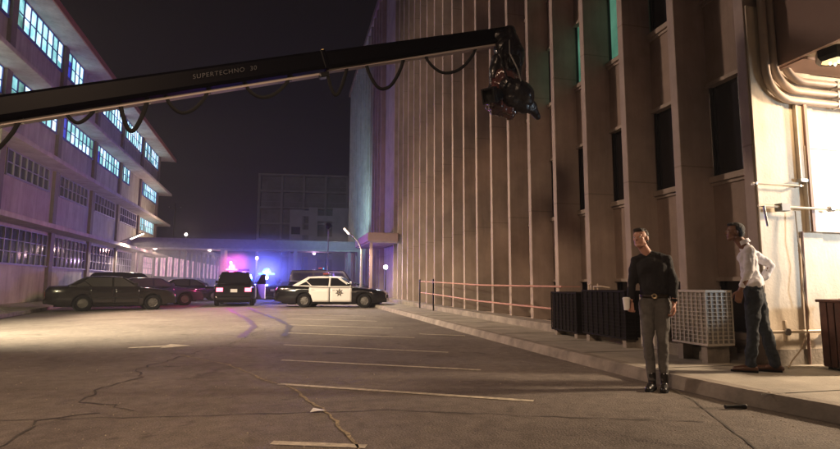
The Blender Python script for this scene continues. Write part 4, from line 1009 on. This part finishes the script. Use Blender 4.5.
# paper cup in his hand: a thing of its own
ml = Matrix.Rotation(R(-37.6),4,'Z'); cp = Vector((3.93,5.20,0)) + ml.to_3x3() @ Vector((-.262,-.135,.86))
t_ = thing('paper_cup', cp, 'white paper cup held by the man in the black sweater', 'cup')
MB().lathe((0,0,0),(0,0,1),[(0,0),(.029,0),(.040,.125),(.038,.127)],18).build('cup', M['panel'], t_, smooth=True)
MB().lathe((0,0,0),(0,0,1),[(.043,.122),(.043,.130),(.038,.132),(.036,.142),(0,.142)],18).build('lid', M['panel'], t_)

# --- man in the white shirt
m2 = thing('person', (5.38,5.20,.135), 'man in white shirt and dark jeans seen in profile, hand on his hip', 'person', rz=R(-45.0))
skin2 = mat('brown_skin', (.16,.075,.045), .5, var=.1, scale=20); hair2 = mat('cropped_black_hair', (.008,.007,.007), .7, bump=.9, bscale=200)
shirt = mat('white_shirt_cloth', (.62,.60,.62), .8, var=.06, scale=8, bump=.25, bscale=40); jean2 = mat('dark_blue_denim', (.018,.025,.034), .85, var=.35, scale=8, bump=.4, bscale=180)
E2, H2, cut2, P2f, mm2 = head((-.205,.0,1.645), (-1,-.12,.05), (-.05,0,1), .98)
sN, sF, eN, eF, wN, wF = (-.065,-.165,1.395),(-.055,.155,1.40),(-.085,-.215,1.15),(.150,.22,1.24),(-.18,-.19,.945),(.045,.13,1.06)
body2 = E2 + [('c',(-.175,0,1.57),.054,(-.095,.0,1.44),.058),('c',(-.06,-.12,1.39),.045,(-.055,.12,1.39),.045),('c',(-.075,0,1.34),.075,(-.05,0,1.08),.07),
   ('c',sN,.038,eN,.034),('c',sF,.038,eF,.034),('c',eN,.038,wN,.026),('c',eF,.038,wF,.027),('c',(-.045,-.05,.95),.065,(-.045,.05,.95),.065),
   ('c',(-.05,-.085,.92),.055,(-.088,-.09,.48),.03),('c',(-.088,-.09,.48),.03,(-.12,-.09,.10),.024),('c',(-.04,.085,.92),.055,(.035,.09,.5),.035),('c',(.035,.09,.5),.035,(.12,.09,.11),.028),
   ('c',(-.12,-.09,.07),.026,(-.2,-.09,.05),.022),('c',(.12,.09,.07),.026,(.04,.09,.05),.022)]
body2 += hand(wN,(-.25,.1,-1),(.1,1,0),(-1,0,0),1.0,.45) + hand(wF,(-.75,-.45,-.5),(.2,-1,-.3),(-.3,0,1),1.0,.6)
lump(body2, 'body', skin2, m2, .0052, 2)
hr = lump(H2, 'hair', hair2, m2, .006, 2, [(90,.003)], 2); trim_hair(hr, cut2, .06)
eyes(P2f, m2, mm2, 1)
st = [('c',(-.07,-.105,1.40),.064,(-.06,.105,1.40),.064),('c',(-.10,0,1.475),.058,(-.09,0,1.44),.07),('c',(-.08,-.02,1.455),.05,sN,.060),('c',(-.08,.02,1.455),.05,sF,.060),
      ('c',(-.095,-.05,1.33),.098,(-.065,-.05,1.10),.090),('c',(-.085,.05,1.33),.098,(-.055,.05,1.10),.090),('c',(-.055,-.05,1.07),.098,(-.05,.05,1.07),.098),
      ('c',(-.05,-.055,1.02),.100,(-.045,.055,1.02),.100),('c',sN,.060,eN,.050),('c',sF,.060,eF,.050),('c',eN,.050,Vector(eN).lerp(Vector(wN),.72),.040),('c',eF,.050,Vector(eF).lerp(Vector(wF),.80),.040)]
lump(st, 'shirt', shirt, m2, .009, 2, [(6,.018),(15,.014),(34,.005)], 12)
MB().lathe((-.112,0,1.515),(-.5,0,1),[(.070,-.02),(.067,.025),(.060,.03),(.062,-.02)],20).build('collar', shirt, m2, smooth=True)
j2 = [('c',(-.048,-.05,.97),.102,(-.045,.05,.97),.102),('c',(-.05,-.075,.90),.098,(-.07,-.09,.68),.082),('c',(-.07,-.09,.68),.082,(-.088,-.09,.48),.066),('c',(-.088,-.09,.48),.066,(-.10,-.09,.30),.064),('c',(-.10,-.09,.30),.064,(-.12,-.09,.10),.058),
      ('c',(-.038,.075,.90),.098,(.015,.09,.70),.082),('c',(.015,.09,.70),.082,(.035,.09,.5),.066),('c',(.035,.09,.5),.066,(.078,.09,.32),.064),('c',(.078,.09,.32),.064,(.12,.09,.10),.058)]
lump(j2, 'jeans', jean2, m2, .008, 2, [(9,.018),(26,.008)], 15)
br = mat('brown_leather', (.10,.045,.025), .35, coat=.3)
shoe((-.085,-.09,0), (-.315,-.11,0), 'shoe', br, m2, 0); shoe((.155,.09,0), (-.075,.08,0), 'shoe', br, m2, 0)
MB().lathe((-.048,0,1.0),(0,0,1),[(.0,0)]*0 or [(.1,-.02),(.1,.02)],24).build('belt', mat('leather2',(.02,.014,.01),.4), m2)
b_ = m2.children[-1]; b_.data.transform(Matrix.Translation((-.048,0,1.0)) @ Matrix.Diagonal((1.09,1.56,1,1)) @ Matrix.Translation((.048,0,-1.0)))

# ------------------------------------------------------------------ lamps that light the place from beyond the frame
def flood(loc, aim, label, col, watts, spot=110, h=None, size=.3, blend=.6):
    loc = Vector(loc); t = thing('floodlight', (loc.x,loc.y,0), label, 'floodlight')
    MB().tube([(0,0,0),(0,0,loc.z-.25)], .04, 10).build('stand', M['grey'], t)
    for k in range(3):
        a = R(120*k+20); MB().tube([(0,0,.6),(math.cos(a)*.7,math.sin(a)*.7,.02)], .02, 8).build('leg', M['grey'], t)
    d = (Vector(aim)-loc).normalized(); q = d.to_track_quat('Z','Y').to_matrix().to_4x4(); q.translation = (0,0,loc.z)
    hd_ = MB().lathe((0,0,0),(0,0,1),[(0,-.28),(.14,-.26),(.22,0),(.24,.05),(.215,.05),(.2,.0)],20).build('lamp_head', M['black'], t, smooth=True); hd_.matrix_local = q
    gl = MB().lathe((0,0,.0),(0,0,1),[(0,.015),(.2,.01),(.2,0)],20).build('lamp_glass', lit('flood_glass', col, 8), hd_)
    lamp('SPOT', Vector((0,0,loc.z)) + d*.12, col, watts, t, size=size, target=Vector((0,0,loc.z)) + d*2, spot=spot, blend=blend)
flood((9.6,2.4,2.2), (7.1,5.6,2.2), 'white floodlight on a stand beyond the right edge, aimed at the wall', (.70,.86,1), 800, 52, blend=.9)
flood((11.2,3.9,3.9), (2.5,6.0,.2), 'warm floodlight on a stand beyond the right edge, raking the sidewalk', (1,.74,.50), 4300, 95)
flood((-8.2,12.2,5.2), (-4.6,15.6,0), 'white floodlight on a stand beyond the left edge, aimed at the road', (1,.84,.58), 9000, 100, blend=.9)
flood((-6.0,-4,9), (-1.2,9.5,0), 'tall warm fill floodlight added behind the camera to brighten the foreground', (1,.66,.43), 6800, 62, size=1.0, blend=1)  # added fill light for the foreground road
flood((-10.0,21,7.5), (1,21,0), 'warm floodlight added on a tall stand by the left pavement to brighten the road before the cars', (1,.74,.50), 7500, 85, size=.5)  # extra lamp put in to lift the dim middle of the road
flood((-9.6,16.5,8.5), (4,19,3.0), 'tall warm floodlight on a stand beyond the left edge, lighting the fins', (1,.70,.52), 3800, 120, size=.6)
flood((-9.4,13,4.5), (-12.4,27,6), 'warm floodlight beyond the left edge, aimed up at the beige block', (1,.86,.48), 2000, 85)
flood((2.6,39.6,5.4), (5.85,50,12), 'teal floodlight on a stand by the walkway, aimed up at the far fins', (.45,.90,1), 1900, 120)

# smoke round the police vehicles; dense puffs at the beacons imitate bloom
for nm, c, rr, dn, lab in (('smoke',(-3.0,45.5,2.0),(12,8,3.4),.11,'wide purple lit smoke drifting under the walkway'),('smoke',(-1.7,40.6,1.9),(1.7,1.5,1.5),.55,'pale smoke around the far police vehicle, thickened to imitate the blue bloom'),('smoke',(-2.95,30.2,2.1),(1.15,1.0,.8),.9,'small puff added over the police utility vehicle roof to imitate the red bloom'),('smoke',(-2.9,28.6,.35),(2.4,1.2,.6),.12,'low smoke curling behind the police utility vehicle')):
    b = MB(); prof = [(math.sin(math.pi*k/12), -math.cos(math.pi*k/12)) for k in range(13)]; prof[0] = (.001,-1); prof[-1] = (.001,1)
    b.lathe((0,0,0),(0,0,1),prof,24); b.v = [(x*rr[0],y*rr[1],z*rr[2]) for x,y,z in b.v]
    o = b.build(nm, M['panel']); o.location = c; o.data.materials.clear()
    sm = bpy.data.materials.new(nm); sm.use_nodes = True; nt = sm.node_tree; nt.nodes.clear()
    ou = nt.nodes.new('ShaderNodeOutputMaterial'); pv_ = nt.nodes.new('ShaderNodeVolumePrincipled'); pv_.inputs['Color'].default_value = (.8,.8,.85,1)
    t = nt.nodes.new('ShaderNodeTexCoord'); nz = nt.nodes.new('ShaderNodeTexNoise'); nz.inputs['Scale'].default_value = .8; nz.inputs['Detail'].default_value = 3
    vl = nt.nodes.new('ShaderNodeVectorMath'); vl.operation = 'DIVIDE'; vl.inputs[1].default_value = rr; ln = nt.nodes.new('ShaderNodeVectorMath'); ln.operation = 'LENGTH'
    fa = nt.nodes.new('ShaderNodeMapRange'); fa.inputs[1].default_value = 1; fa.inputs[2].default_value = .2; fa.inputs[3].default_value = 0; fa.inputs[4].default_value = dn
    mu = nt.nodes.new('ShaderNodeMath'); mu.operation = 'MULTIPLY'
    nt.links.new(t.outputs['Object'], nz.inputs[0]); nt.links.new(t.outputs['Object'], vl.inputs[0]); nt.links.new(vl.outputs[0], ln.inputs[0]); nt.links.new(ln.outputs['Value'], fa.inputs[0])
    nt.links.new(nz.outputs[0], mu.inputs[0]); nt.links.new(fa.outputs[0], mu.inputs[1]); nt.links.new(mu.outputs[0], pv_.inputs['Density']); nt.links.new(pv_.outputs[0], ou.inputs['Volume'])
    o.data.materials.append(sm); tag(o, lab, 'smoke', kind='stuff')

# ------------------------------------------------------------------ night haze and smoke hanging in the street
hz = MB().box((-60,-20,-1.2),(60,125,26)).build('haze', None or M['panel'])
hz.data.materials.clear(); hm = bpy.data.materials.new('haze'); hm.use_nodes = True; nt = hm.node_tree; nt.nodes.clear()
ou = nt.nodes.new('ShaderNodeOutputMaterial'); pvn = nt.nodes.new('ShaderNodeVolumePrincipled'); pvn.inputs['Color'].default_value = (.75,.75,.8,1); pvn.inputs['Density'].default_value = .0011; pvn.inputs['Anisotropy'].default_value = .2
nt.links.new(pvn.outputs[0], ou.inputs['Volume']); hz.data.materials.append(hm); tag(hz, 'thin night haze hanging over the whole street', 'haze', kind='stuff')
